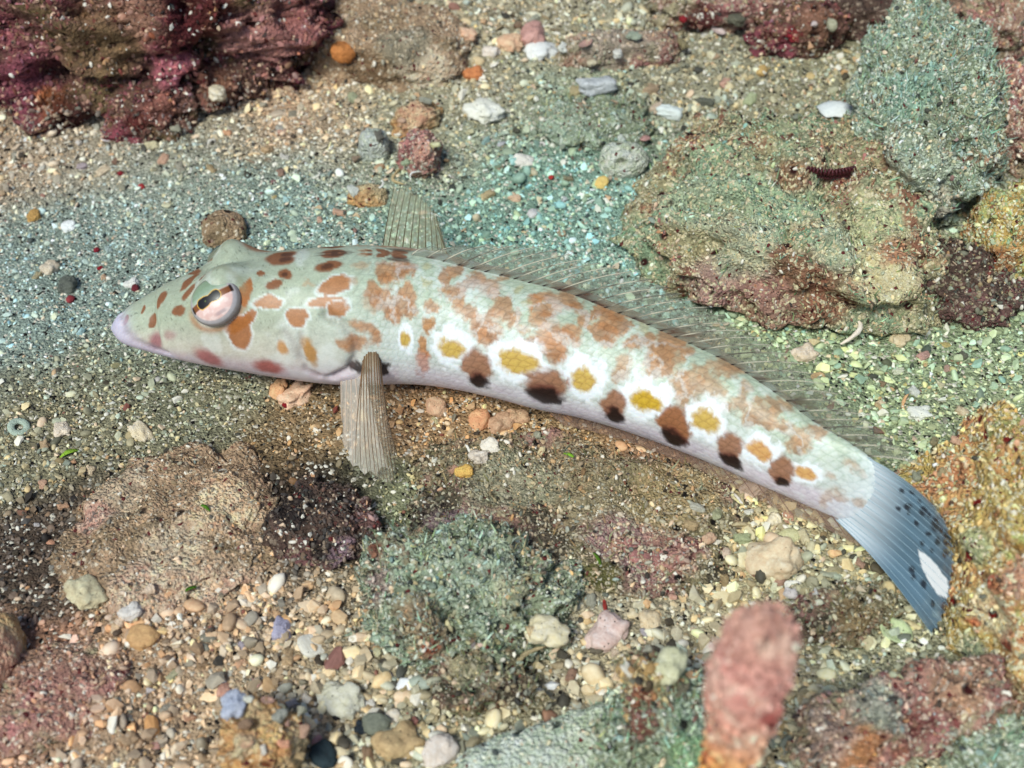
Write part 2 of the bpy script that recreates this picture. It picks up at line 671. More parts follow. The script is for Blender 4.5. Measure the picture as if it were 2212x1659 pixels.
def make_shapes():
    rng = np.random.default_rng(4)
    raw = []
    for k in range(5):
        raw.append((*chip_shape(rng, 13, (1, 0.75 + 0.2 * rng.random(), 0.5 + 0.3 * rng.random())), False))
    for k in range(3):
        raw.append((*pebble_shape(k + 2, 2, (1, 0.8, 0.65), 0.3, 1.3, 2.3), True))
    raw.append((*chip_shape(rng, 16, (1, 0.8, 0.22)), False))
    raw.append((*cone_shape(), True))
    raw.append((*stick_shape(3), True))
    raw.append((*blade_shape(), False))
    for k, (v, f, sm) in enumerate(raw):
        me = bpy.data.meshes.new('grain_%02d' % k)
        me.from_pydata(np.asarray(v).tolist(), [], [list(map(int, q)) for q in f])
        me.polygons.foreach_set('use_smooth', [sm] * len(me.polygons))
        me.materials.append(M_GRAIN)
        SHAPES.objects.link(bpy.data.objects.new('grain_%02d' % k, me))


make_shapes()
CHIPS, ROUNDS, FLAT, CONE, STICK, BLADE = [0, 1, 2, 3, 4], [5, 6, 7], 8, 9, 10, 11


def scatter_group():
    ng = bpy.data.node_groups.new('scatter', 'GeometryNodeTree')
    ng.interface.new_socket('Geometry', in_out='INPUT', socket_type='NodeSocketGeometry')
    ng.interface.new_socket('Geometry', in_out='OUTPUT', socket_type='NodeSocketGeometry')
    gi, go = ng.nodes.new('NodeGroupInput'), ng.nodes.new('NodeGroupOutput')
    ci = ng.nodes.new('GeometryNodeCollectionInfo')
    ci.inputs['Collection'].default_value = SHAPES
    ci.inputs['Separate Children'].default_value = True
    ci.inputs['Reset Children'].default_value = True
    ip = ng.nodes.new('GeometryNodeInstanceOnPoints')
    ip.inputs['Pick Instance'].default_value = True
    def attr(name, t):
        n = ng.nodes.new('GeometryNodeInputNamedAttribute')
        n.data_type = t
        n.inputs['Name'].default_value = name
        return n.outputs['Attribute']
    er = ng.nodes.new('FunctionNodeEulerToRotation')
    ng.links.new(attr('rot', 'FLOAT_VECTOR'), er.inputs[0])
    ng.links.new(gi.outputs[0], ip.inputs['Points'])
    ng.links.new(ci.outputs[0], ip.inputs['Instance'])
    ng.links.new(attr('pid', 'INT'), ip.inputs['Instance Index'])
    ng.links.new(er.outputs[0], ip.inputs['Rotation'])
    ng.links.new(attr('scl', 'FLOAT_VECTOR'), ip.inputs['Scale'])
    ng.links.new(ip.outputs[0], go.inputs[0])
    return ng


SCATTER = scatter_group()


def scatter(name, P, rot, scl, pid, col, parent=None):
    n = len(P)
    me = bpy.data.meshes.new(name)
    me.vertices.add(n)
    me.vertices.foreach_set('co', np.asarray(P, np.float32).ravel())
    a = me.attributes.new('rot', 'FLOAT_VECTOR', 'POINT'); a.data.foreach_set('vector', np.asarray(rot, np.float32).ravel())
    a = me.attributes.new('scl', 'FLOAT_VECTOR', 'POINT'); a.data.foreach_set('vector', np.asarray(scl, np.float32).ravel())
    a = me.attributes.new('pid', 'INT', 'POINT'); a.data.foreach_set('value', np.asarray(pid, np.int32))
    c = np.ones((n, 4), np.float32); c[:, :3] = col
    a = me.attributes.new('gcol', 'FLOAT_COLOR', 'POINT'); a.data.foreach_set('color', c.ravel())
    o = bpy.data.objects.new(name, me)
    COL.objects.link(o)
    md = o.modifiers.new('scatter', 'NODES')
    md.node_group = SCATTER
    if parent:
        o.parent = parent
    o['kind'] = 'stuff'
    return o


def grain_colours(base, rng, vivid=1.0):
    n = len(base)
    val = np.exp(rng.normal(0, 0.33 * vivid, n))
    c = base * val[:, None]
    warm = rng.normal(0, 0.10 * vivid, n)
    c = c * np.stack([1 + warm, np.ones(n), 1 - warm * 1.1], 1)
    r = rng.random(n)
    def put(lo, hi, cc, keep=0.25):
        m = (r >= lo) & (r < hi)
        c[m] = c[m] * keep + lin(cc) * (1 - keep)
    put(0.00, 0.07, (240, 234, 220), .2)
    put(0.07, 0.13, (36, 33, 32), 0.1)
    put(0.13, 0.138, (120, 46, 46), 0.2)
    put(0.147, 0.165, (214, 160, 112), .4)
    put(0.175, 0.20, (96, 104, 96))
    put(0.20, 0.235, (235, 205, 175))
    return np.clip(c, 0.006, 0.92)


def make_gravel():
    rng = np.random.default_rng(21)
    # the plot seen by the camera, with a margin all round
    def batch(n):
        x = rng.uniform(-1.75, 1.75, n); y = rng.uniform(-1.05, 2.3, n)
        z = ground_z(x, y)
        uv = project(np.stack([x, y, z], 1))
        m = (uv[:, 0] > -260) & (uv[:, 0] < PW + 260) & (uv[:, 1] > -160) & (uv[:, 1] < PH + 200)
        return x[m], y[m], z[m]
    def lay(name, n, lo, hi, shapes, lift, keep_coarse, label, vivid=1.0):
        x, y, z = batch(n)
        c, k = zone(x, y)
        k = np.clip(k + 0.25 * fbm(np.stack([x * 5, y * 5, x * 0], 1), 3, 77), 0, 1)
        keep = rng.random(len(x)) < keep_coarse(k)
        x, y, z, c, k = x[keep], y[keep], z[keep], c[keep], k[keep]
        n = len(x)
        s = lo + (hi - lo) * rng.random(n) ** 2.2
        s = s * (0.65 + 0.7 * k)
        pid = rng.choice(shapes, n)
        rot = np.stack([rng.normal(0, 0.5, n), rng.normal(0, 0.5, n), rng.uniform(0, 6.28, n)], 1)
        scl = np.stack([s, s * rng.uniform(0.75, 1.0, n), s * rng.uniform(0.6, 1.0, n)], 1)
        P = np.stack([x, y, z + s * rng.uniform(lift - 0.25, lift + 0.3, n)], 1)
        o = scatter(name, P, rot, scl, pid, grain_colours(c * (1.60 - 0.42 * np.clip(k, 0, 1))[:, None], rng, vivid))
        tag(o, label)
    sh = CHIPS + CHIPS + ROUNDS + [FLAT]
    lay('sand', 260000, 0.0026, 0.0062, CHIPS + ROUNDS, 0.02, lambda k: 1.0 - 0.35 * k, 'fine shell sand covering the seabed between the rocks')
    lay('gravel', 44000, 0.0060, 0.0140, sh, 0.10, lambda k: 0.12 + 0.95 * k, 'mixed coral and shell gravel strewn over the seabed')
    lay('shell_hash', 12000, 0.010, 0.019, sh + [FLAT, CONE, STICK], 0.10, lambda k: 0.02 + 0.5 * k * k, 'broken shell and coral bits lying on the gravel')


make_gravel()

# ------------------------------------------------------------------ rocks
SURF = []


def rock(name, label, px, py, wx, hy, mat, q=1.0, seed=1, rot=0.0, amp=0.28, freq=1.6, rid=0.12, pits=0.02, fine=0.010,
         sub=5, lift=0.15, pw=2.5, tilt=(0, 0), crust=0, crust_col=None, turf=0, turf_col=(110, 150, 120), cat='rock',
         group=None, zoff=0.0, crust_size=1.0, patches=(), holes=0.0):
    p0 = on_ground(px, py)
    u = upp(p0)
    E = math.asin(min(1, (CAM[2] - p0[2]) / np.linalg.norm(CAM - p0)))
    c = hy * u / math.sqrt((q * math.sin(E)) ** 2 + math.cos(E) ** 2)
    a, b = wx * u, q * c
    p = on_ground(px, py, c * lift + zoff)
    base = np.array([p[0], p[1], gz(p[0], p[1])])
    v, f = ico(sub)
    w = v / ((np.abs(v) ** pw).sum(1, keepdims=True) ** (1 / pw))
    sd = seed * 7.31
    disp = 1 + amp * fbm(v * freq + sd, 4, seed) + rid * (ridged(v * freq * 1.9 + sd, 4, seed + 3) - 0.3)
    w = w * disp[:, None] * np.array([a, b, c])
    w = w @ euler(math.radians(tilt[0]), math.radians(tilt[1]), math.radians(rot)).T
    nr = v / np.array([a, b, c])
    nr = nr @ euler(math.radians(tilt[0]), math.radians(tilt[1]), math.radians(rot)).T
    nr /= np.linalg.norm(nr, axis=1, keepdims=True)
    d = fine * fbm(w * 22 + sd, 4, seed + 5) + fine * 0.6 * fbm(w * 60, 2, seed + 8)
    if pits:
        dd, cid = worley(w * 13 + sd, seed)
        d -= pits * (cid > 0.45) * sstep(0.42, 0.1, dd)
        dd, cid = worley(w * 34 + sd, seed + 2)
        d -= pits * 0.45 * (cid > 0.5) * sstep(0.4, 0.1, dd)
    if holes:
        dd, cid = worley(w * 7.5 + sd, seed + 40)
        d -= holes * (cid > 0.5) * sstep(0.40, 0.16, dd)
    w = w + nr * d[:, None]
    w[:, 2] += p[2] - base[2]
    SURF.append((w + base).astype(np.float32))
    o = mesh_obj(name, w, f, mat)
    o.location = base
    tag(o, label, cat, group, 'thing')
    PT = []
    if patches:
        uv = project(w + base)
        dep = (w + base - CAM) @ FWD
        for ax, ay, ar_, cc, *kk in patches:
            dd = np.hypot(uv[:, 0] - ax, uv[:, 1] - ay)
            near = np.nonzero(dd < max(14, dd.min() + 8))[0]
            cpt = w[near[np.argmin(dep[near])]]
            PT.append((cpt, ar_ * u, lin(cc), kk[0] if kk else 0.85))

    def tint_at(P):
        """colour patches that grow on this rock: colour and weight"""
        C, W = np.zeros((len(P), 3)), np.zeros(len(P))
        if not PT:
            return C, W
        jit = 0.45 * fbm(P * 16 + sd, 4, seed + 71)
        for cpt, rad, cc, kk in PT:
            d = np.linalg.norm(P - cpt, axis=1) / rad + jit
            m = kk * sstep(1.15, 0.65, d)
            C = C * (1 - m)[:, None] + cc * m[:, None]
            W = W * (1 - m) + m
        return C / np.maximum(W, 1e-6)[:, None], W
    tc_, tw_ = tint_at(w)
    add_col(o.data, np.concatenate([tc_, tw_[:, None]], 1), 'tint')
    if crust or turf:
        rng = np.random.default_rng(seed + 100)
        T = w[f]
        cr = np.cross(T[:, 1] - T[:, 0], T[:, 2] - T[:, 0])
        ar = np.linalg.norm(cr, axis=1) / 2
        nn = cr / (2 * ar[:, None] + 1e-12)
        cen = T.mean(1) + base
        vis = (nn @ (CAM - p) / np.linalg.norm(CAM - p) > -0.25) & (cen[:, 2] > ground_z(cen[:, 0], cen[:, 1]) - 0.02)
        wt = ar * vis
        if wt.sum() > 0:
            def sample(n, pw_up):
                ww = wt * np.clip(nn[:, 2] + 0.35, 0.0, 1) ** pw_up
                k = rng.choice(len(f), n, p=ww / ww.sum())
                r1, r2 = np.sqrt(rng.random(n)), rng.random(n)
                return (1 - r1)[:, None] * T[k, 0] + (r1 * (1 - r2))[:, None] * T[k, 1] + (r1 * r2)[:, None] * T[k, 2], nn[k]
            A = float(wt.sum())
            if crust:
                n = int(min(52000, 2.2 * crust * A))
                P, nk = sample(n, 0.7)
                cl = np.array([lin(cc) for cc in crust_col])
                pick = np.clip(((fbm(P * 9 + sd, 3, seed + 31) * 0.9 + 0.5) * len(cl) + rng.normal(0, 0.7, n)), 0, len(cl) - 1).astype(int)
                bc = cl[pick]
                tcc, tww = tint_at(P)
                bc = bc * (1 - tww)[:, None] + tcc * tww[:, None]
                hh = P[:, 2] + base[2] - ground_z(P[:, 0] + base[0], P[:, 1] + base[1])      # sand drifted onto the foot of the rock
                zc_, _ = zone(P[:, 0] + base[0], P[:, 1] + base[1])
                wl = (sstep(0.085, 0.0, hh + 0.03 * fbm(P * 12, 2, seed)) * 0.8)[:, None]
                bc = bc * (1 - wl) + zc_ * wl
                bc = bc.mean(1, keepdims=True) * 0.08 + bc * 0.92
                s = (0.0020 + 0.0050 * rng.random(n) ** 4.0) * crust_size
                scl = np.stack([s, s * 0.85, s * 0.7], 1)
                rt = rng.uniform(0, 6.28, (n, 3))
                tag(scatter('crust', P + nk * s[:, None] * 0.2, rt, scl, rng.choice(CHIPS + ROUNDS, n), grain_colours(bc, rng, 0.9), o), kind='stuff')
            if turf:
                n = int(min(30000, turf * A))
                P, nk = sample(n, 1.2)
                msk = fbm(P * 7 + sd, 3, seed + 61) > -0.25
                P, nk = P[msk], nk[msk]
                n = len(P)
                s = 0.007 + 0.010 * rng.random(n)
                scl = np.stack([s * 0.7, s, s], 1)
                rt = np.stack([rng.normal(0.2, 0.6, n), rng.normal(0, 0.6, n), rng.uniform(0, 6.28, n)], 1)
                cc = lin(turf_col) * np.exp(rng.normal(0, 0.4, n))[:, None] * np.stack([1 + rng.normal(0, .15, n), np.ones(n), 1 + rng.normal(0, .15, n)], 1)
                tag(scatter('turf', P, rt, scl, np.full(n, BLADE), np.clip(cc, 0.01, 0.8), o), kind='stuff')
    return o


MR_PURPLE = rock_mat('purple_crust_rock', (104, 74, 64), (140, 72, 82), (110, 90, 62), (196, 150, 130), (40, 12, 14), 3.0, .6, .55, .08, .55, .75)
MR_TAN = rock_mat('tan_sediment_rock', (176, 146, 116), (150, 128, 98), (205, 172, 140), (222, 205, 180), (70, 54, 44), 9.0, .5, .4, .12, .15)
MR_GREEN = rock_mat('green_turf_rock', (148, 158, 130), (168, 184, 160), (170, 134, 108), (214, 222, 205), (44, 44, 38), 5.0, .55, .4, .22, .25)
MR_MIX = rock_mat('crusted_reef_rock', (168, 158, 120), (150, 172, 138), (160, 112, 88), (226, 214, 178), (60, 28, 26), 12.0, .55, .55, .25, .3)
MR_PINK = rock_mat('pink_crust_rock', (172, 136, 114), (176, 122, 116), (170, 158, 126), (226, 205, 185), (70, 26, 26), 1.0, .5, .5, .15, .3)
MR_OLIVE = rock_mat('olive_turf_slab', (150, 138, 104), (172, 128, 118), (92, 84, 68), (206, 196, 168), (28, 24, 22), 20.0, .5, .5, .18, .6, 1.3)
MR_PALE = rock_mat('pale_green_slab', (172, 192, 166), (196, 206, 186), (150, 166, 140), (220, 224, 205), (86, 92, 78), 17.0, .5, .4, .2, .15)
MR_YEL = rock_mat('yellow_crusted_rock', (206, 176, 104), (212, 150, 104), (176, 180, 112), (235, 225, 190), (128, 36, 30), 25.0, .55, .5, .25, .45)
MR_ORANGE = rock_mat('orange_stone', (206, 158, 104), (196, 176, 138), (214, 150, 92), (232, 205, 165), (120, 66, 40), 31.0, .5, .4, .12, .15)
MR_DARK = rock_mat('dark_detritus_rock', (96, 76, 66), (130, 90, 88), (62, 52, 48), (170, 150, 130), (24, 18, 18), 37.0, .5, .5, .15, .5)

PURC = [(130, 66, 74), (104, 54, 52), (140, 106, 84), (166, 100, 104), (112, 90, 62)]
MIXC = [(158, 178, 144), (190, 180, 138), (208, 200, 164), (174, 136, 106), (156, 100, 92)]
GRNC = [(156, 170, 146), (176, 188, 166), (200, 206, 186), (158, 154, 126)]
TANC = [(192, 164, 132), (208, 178, 146), (176, 154, 124)]
OLIC = [(150, 140, 108), (176, 166, 136), (60, 52, 46), (170, 126, 120), (180, 160, 130)]
PNKC = [(176, 138, 118), (186, 156, 130), (156, 110, 102), (170, 166, 138)]
YELC = [(214, 188, 126), (228, 208, 162), (190, 184, 128), (208, 152, 112)]

rock('reef_rock', 'big purple and dark red encrusted rock in the upper corner beside the peach gravel', 265, 75, 430, 190, MR_PURPLE, 0.9, 3, 6, .42, 2.0, .30, .06, .024, 6, .30, holes=.07, crust=4500, crust_col=PURC, crust_size=1.3,
     patches=[(60, 180, 90, (136, 70, 84)), (380, 150, 60, (190, 108, 118)), (430, 50, 90, (78, 24, 26)), (220, 100, 90, (124, 98, 70)), (110, 215, 40, (176, 104, 52)), (560, 100, 80, (182, 128, 120)), (150, 250, 60, (62, 28, 28)), (300, 30, 60, (150, 110, 90)), (480, 190, 60, (140, 96, 76)), (640, 60, 60, (150, 96, 90))])
rock('reef_rock', 'dark red rounded knob at the foot of the big purple rock', 335, 250, 92, 62, MR_PURPLE, .9, 5, 10, .3, 1.6, .16, .02, .012, 5, .25, crust=7000, crust_col=PURC, patches=[(350, 230, 50, (150, 96, 84)), (300, 270, 30, (90, 36, 34))])
rock('rock_slab', 'flat brownish slab with a pale broken edge behind the fish head', 850, 105, 160, 82, MR_TAN, 1.6, 8, -14, .2, 1.5, .08, .015, .008, 5, .15, 4.0, crust=5000, crust_col=TANC, patches=[(915, 165, 55, (232, 210, 180)), (860, 90, 60, (150, 140, 118)), (780, 160, 50, (140, 112, 84))])
rock('coral_rubble', 'long pinkish coral rubble piece lying far behind the dorsal fin', 1340, 112, 132, 42, MR_PINK, .9, 9, 4, .2, 2.2, .1, .02, .008, 5, .25, 3.0, crust=5000, crust_col=PNKC, patches=[(1330, 80, 90, (172, 160, 140))])
rock('reef_rock', 'pink topped rock at the far edge above the gravel slope', 1560, 20, 130, 62, MR_PINK, 1.0, 12, 0, .36, 1.8, .24, .03, .012, 5, .3, crust=5000, crust_col=PNKC, patches=[(1520, 60, 50, (90, 34, 36))])
rock('reef_rock', 'brown rock with a red patch beneath the far dark crevice', 1735, 70, 105, 55, MR_PURPLE, 1.0, 13, 8, .36, 1.8, .24, .03, .012, 5, .25, crust=5000, crust_col=PURC, patches=[(1715, 90, 24, (150, 30, 44)), (1760, 60, 50, (140, 100, 80))])
rock('reef_rock', 'small brown rock between far dark crevices', 1900, 40, 95, 50, MR_DARK, 1.0, 15, 0, .36, 1.8, .24, .03, .012, 5, .25)
rock('reef_rock', 'pink knobbly rock in the far upper corner above the green mound', 2140, 60, 100, 95, MR_PINK, 1.0, 16, 0, .36, 1.8, .24, .03, .014, 5, .3, crust=5000, crust_col=PNKC)
rock('turf_rock', 'tall blue green turf mound behind the large crusted rock', 1990, 270, 140, 215, MR_GREEN, 1.3, 21, -8, .34, 1.7, .18, .02, .016, 6, .3, crust=10000, crust_col=GRNC, turf=12000, turf_col=(150, 172, 150), patches=[(1960, 400, 90, (184, 192, 168), .6), (2030, 470, 60, (190, 180, 160)), (1960, 190, 90, (140, 170, 150))])
rock('reef_rock', 'large green and brown crusted rock right behind the fish tail', 1705, 510, 300, 215, MR_MIX, 1.4, 24, -16, .30, 1.6, .22, .024, .016, 6, .16, 2.7, holes=.03, crust=7500, crust_size=.8, crust_col=MIXC, turf=2000, turf_col=(135, 160, 125),
     patches=[(1520, 400, 100, (166, 182, 150)), (1700, 430, 100, (166, 186, 152)), (1905, 600, 75, (226, 214, 170)), (1880, 470, 75, (196, 196, 152)), (1745, 590, 75, (134, 92, 70)), (1560, 640, 85, (176, 136, 128)), (1660, 690, 80, (166, 124, 110)), (1700, 370, 45, (150, 106, 78)), (1600, 500, 80, (184, 188, 158)), (1800, 520, 60, (190, 196, 164)), (1930, 540, 40, (190, 130, 96)), (1800, 660, 60, (150, 100, 78))])
rock('turf_rock', 'low green brown crust bridging the large crusted rock and the turf mound', 1900, 330, 170, 110, MR_MIX, 2.0, 81, -20, .34, 1.8, .2, .02, .014, 5, .0, crust=9000, crust_col=[(160, 176, 146), (186, 186, 150), (150, 130, 104)], turf=7000, turf_col=(134, 160, 132))
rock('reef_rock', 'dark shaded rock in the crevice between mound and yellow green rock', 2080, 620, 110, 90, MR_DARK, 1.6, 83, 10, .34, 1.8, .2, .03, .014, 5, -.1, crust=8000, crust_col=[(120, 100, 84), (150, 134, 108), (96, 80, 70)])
rock('reef_rock', 'white and pink pitted rock beside the turf mound at the picture edge', 2195, 275, 100, 110, MR_PINK, 1.0, 26, 0, .34, 1.8, .2, .03, .014, 5, .3, crust=7000, crust_col=[(215, 200, 180), (190, 140, 125), (200, 190, 160)])
rock('reef_rock', 'green yellow rock at the edge beside the dark crevice', 2200, 520, 105, 112, MR_YEL, 1.0, 27, 0, .3, 1.8, .18, .02, .012, 5, .3, crust=9000, crust_col=[(170, 185, 130), (205, 205, 155), (150, 165, 120)], turf=3000, turf_col=(140, 165, 110), patches=[(2160, 580, 40, (150, 90, 60))])
rock('reef_rock', 'yellowish rock with red spots beyond the tail tip at the edge', 2225, 1290, 200, 335, MR_YEL, 1.2, 29, 12, .28, 1.6, .18, .02, .014, 6, .08, crust=7000, crust_col=YELC, patches=[(2130, 1250, 22, (170, 70, 50)), (2170, 1400, 26, (140, 40, 40)), (2100, 1340, 20, (180, 90, 60)), (2130, 1480, 70, (150, 110, 90)), (2180, 1180, 20, (160, 110, 40)), (2140, 1110, 18, (150, 70, 60)), (2150, 1330, 60, (222, 200, 160)), (2180, 1560, 60, (150, 160, 110)), (2110, 1180, 50, (176, 184, 140)), (2190, 1250, 50, (200, 150, 126)), (2090, 1420, 40, (150, 168, 140))])
rock('reef_rock', 'long pink grey encrusted rock arm sloping up behind the finger coral', 1955, 1555, 245, 80, MR_PINK, .9, 33, 17, .24, 1.8, .2, .025, .016, 6, .9, 3.4, crust=6000, crust_col=[(166, 164, 146), (180, 140, 122), (160, 118, 104), (150, 160, 140)], holes=.03, patches=[(1900, 1500, 70, (164, 168, 152)), (1850, 1620, 60, (196, 136, 86)), (1990, 1580, 40, (130, 74, 68)), (1790, 1580, 60, (176, 150, 136)), (2060, 1480, 60, (190, 150, 120)), (1950, 1640, 50, (150, 96, 80))])
rock('turf_rock', 'green turf lump in the bottom corner past the crevice', 2130, 1620, 95, 100, MR_GREEN, 1.1, 35, 0, .32, 1.6, .16, .02, .012, 5, .3, crust=7000, crust_col=GRNC, turf=9000, turf_col=(140, 166, 140))
rock('rock_lump', 'brown turf covered lump below the tail fin', 1825, 1335, 112, 68, MR_OLIVE, 1.2, 37, 8, .3, 1.6, .16, .02, .012, 5, .15, crust=9000, crust_col=OLIC, turf=6000, turf_col=(120, 112, 82), patches=[(1850, 1330, 60, (160, 136, 98))])
rock('turf_rock', 'green turf covered rock below the middle of the fish', 990, 1315, 215, 140, MR_GREEN, 1.3, 41, 6, .42, 2.0, .30, .04, .02, 6, .15, holes=.05, crust=9000, crust_col=[(150, 165, 135), (165, 180, 155), (150, 140, 110), (120, 100, 80)], turf=10000, turf_col=(148, 158, 130),
     patches=[(1020, 1215, 110, (166, 178, 154)), (900, 1370, 80, (150, 124, 98)), (930, 1410, 26, (160, 62, 30)), (800, 1260, 60, (150, 124, 120)), (1110, 1290, 60, (176, 172, 142)), (820, 1180, 24, (110, 40, 30))])
rock('rock_lump', 'brown cavernous lump under the green turf rock', 1060, 1475, 115, 78, MR_OLIVE, 1.2, 43, 0, .4, 2.0, .32, .05, .02, 5, .15, holes=.06, crust=9000, crust_col=OLIC, turf=8000, turf_col=(120, 126, 96), patches=[(1120, 1510, 40, (60, 50, 46)), (1000, 1430, 50, (170, 164, 130))])
rock('rock_slab', 'smooth pale tan sediment covered rock beneath the fish head', 385, 1165, 222, 195, MR_TAN, 5.0, 45, -24, .34, 1.7, .15, .009, .010, 6, -.22, 2.6, crust=9000, crust_col=TANC, crust_size=.75,
     patches=[(480, 1080, 90, (236, 204, 166)), (250, 1050, 80, (196, 174, 146)), (450, 1290, 110, (222, 192, 164)), (200, 1100, 50, (220, 176, 156)), (380, 1180, 80, (206, 186, 158)), (300, 1250, 70, (226, 194, 166))])
rock('rock_slab', 'low olive slab with black specks and pink crust under the fish belly', 1235, 1110, 360, 145, MR_OLIVE, 4.0, 47, -13, .22, 1.8, .13, .014, .012, 6, -.05, 3.2, crust=11000, crust_col=OLIC, turf=4500, turf_col=(120, 112, 84), crust_size=.9,
     patches=[(1330, 1180, 90, (172, 132, 130)), (1450, 1180, 60, (178, 134, 118)), (1150, 1180, 100, (84, 74, 66)), (1290, 1225, 50, (104, 104, 52)), (1250, 1010, 130, (166, 150, 116)), (1100, 1040, 100, (170, 168, 138)), (1450, 1060, 110, (178, 156, 112)), (900, 1110, 80, (80, 66, 64)), (980, 1140, 60, (150, 126, 130))])
rock('stone', 'orange tan striped stone at the bottom edge', 560, 1612, 80, 82, MR_ORANGE, .9, 51, 20, .24, 1.5, .26, .0, .01, 5, .75, patches=[(580, 1600, 50, (226, 176, 116)), (530, 1610, 40, (214, 196, 160))])
rock('stone', 'pink orange smooth stone cut off by the left picture edge', -12, 1430, 58, 100, MR_ORANGE, 1.2, 53, 0, .12, 1.3, .05, .01, .006, 5, .3, patches=[(20, 1420, 80, (214, 160, 136))])
rock('rock_slab', 'low pink crusted rock in the lower corner among peach shells', 140, 1500, 140, 100, MR_PINK, 4.0, 55, 10, .26, 1.6, .12, .01, .01, 5, .0, 3.0, crust=7000, crust_col=[(176, 132, 116), (196, 160, 136), (160, 110, 100)], patches=[(150, 1490, 90, (172, 126, 112))])
rock('rock_slab', 'pale green smooth slab along the bottom edge', 1215, 1628, 240, 72, MR_PALE, 1.6, 57, 17, .16, 1.5, .07, .012, .008, 5, .3, 3.4, crust=3500, crust_col=[(206, 214, 194), (190, 204, 180)], patches=[(1100, 1630, 140, (214, 222, 204)), (1320, 1580, 140, (206, 214, 190))])
rock('turf_rock', 'blurred green algae lump beside the pink finger coral', 1440, 1600, 155, 110, MR_GREEN, 1.0, 59, 0, .36, 1.8, .24, .03, .016, 5, .5, crust=7000, crust_col=GRNC, turf=12000, turf_col=(146, 168, 138), patches=[(1500, 1640, 60, (140, 175, 130)), (1370, 1560, 40, (130, 70, 60))])
rock('finger_coral', 'blurred brown yellow knob standing on the green algae lump', 1395, 1490, 52, 78, MR_MIX, .8, 87, 0, .3, 2.2, .25, .03, .014, 5, 1.5, crust=9000, crust_col=[(150, 150, 110), (196, 164, 110), (140, 112, 88), (150, 165, 130)], crust_size=1.5, cat='coral', patches=[(1390, 1440, 30, (206, 176, 120)), (1390, 1520, 30, (130, 76, 64))])
rock('rock_lump', 'dark purple brown detritus mound beside the tan rock', 690, 1140, 112, 95, MR_DARK, 2.2, 61, 20, .34, 1.8, .2, .02, .012, 5, -.1, crust=13000, crust_col=[(50, 42, 40), (80, 64, 62), (110, 92, 84), (140, 108, 108)], patches=[(640, 1080, 60, (44, 38, 38)), (760, 1190, 40, (150, 122, 132))])
rock('rock_lump', 'pink crusted hump at the edge of the olive slab', 1420, 1195, 115, 46, MR_PINK, 1.4, 63, -18, .3, 1.8, .16, .015, .01, 5, .05, crust=10000, crust_col=[(176, 134, 128), (170, 150, 120), (70, 60, 50), (186, 128, 124)])
rock('stone', 'brownish rounded pebble touching the top of the fish head', 486, 497, 48, 38, MR_TAN, 1.2, 65, 10, .22, 1.5, .08, .01, .005, 4, .2)
rock('coral_rubble', 'peach coral rubble piece behind the far pectoral fin', 905, 262, 55, 34, MR_ORANGE, 1.0, 67, 30, .36, 1.8, .26, .02, .008, 5, .3, patches=[(905, 255, 50, (226, 184, 150))])
rock('coral_rubble', 'pink crusted rubble stub below the peach rubble piece', 905, 340, 42, 55, MR_PINK, 1.0, 69, 0, .3, 1.8, .16, .015, .007, 5, .3, crust=5000, crust_col=[(206, 160, 140), (196, 150, 140), (200, 180, 150)], patches=[(905, 330, 40, (214, 164, 144))])
rock('stone', 'smooth grey pebble standing beside the pink rubble stub', 808, 318, 34, 40, MR_PALE, .8, 71, 0, .1, 1.2, .03, .0, .003, 4, .4, patches=[(808, 310, 60, (196, 200, 190))])
rock('stone', 'orange brown pebble left of the far pectoral fin', 795, 425, 45, 25, MR_ORANGE, 1.0, 73, 0, .2, 1.4, .08, .01, .004, 4, .3)
rock('turf_rock', 'low olive turf hump between gravel patches behind the dorsal fin', 1290, 270, 120, 55, MR_GREEN, 2.0, 75, 0, .3, 1.6, .12, .01, .01, 5, -.1, crust=8000, crust_col=[(150, 155, 125), (176, 172, 150), (160, 150, 120)], turf=6000, turf_col=(140, 148, 116))

# ------------------------------------------------------------------ the fish
UPPER = [(240, 688), (252, 680), (275, 666), (310, 645), (355, 620), (410, 594), (470, 573), (530, 555), (600, 542), (700, 534), (800, 531), (900, 536), (985, 552),
         (1052, 574), (1139, 594), (1197, 614), (1279, 636), (1334, 659), (1425, 694), (1560, 762), (1638, 805), (1681, 838),
         (1748, 890), (1794, 935), (1865, 974), (1910, 1012), (1950, 1046)]
LOWER = [(240, 730), (252, 741), (275, 750), (310, 760), (355, 774), (410, 785), (470, 797), (530, 806), (600, 816), (690, 829), (745, 832), (830, 824), (900, 827),
         (950, 832), (1009, 841), (1060, 852), (1107, 861), (1198, 883), (1288, 906), (1399, 938), (1476, 967), (1530, 990),
         (1596, 1018), (1660, 1045), (1735, 1078), (1800, 1110), (1866, 1146)]
NS, NT = 800, 184


def resample(pts, n, ease=False):
    pts = np.asarray(pts, float)
    d = np.concatenate([[0], np.cumsum(np.linalg.norm(np.diff(pts, axis=0), axis=1))])
    k = np.linspace(0, 1, n)
    if ease:
        k = k ** 1.25
    return np.stack([np.interp(k * d[-1], d, pts[:, j]) for j in range(pts.shape[1])], 1)


def smooth1(a, w):
    k = np.hanning(2 * w + 3)[1:-1]
    k /= k.sum()
    pad = np.concatenate([2 * a[:1] - a[w:0:-1], a, 2 * a[-1:] - a[-2:-w - 2:-1]])
    return np.stack([np.convolve(pad[:, j], k, 'valid') for j in range(a.shape[1])], 1)


ROLL = math.radians(13)
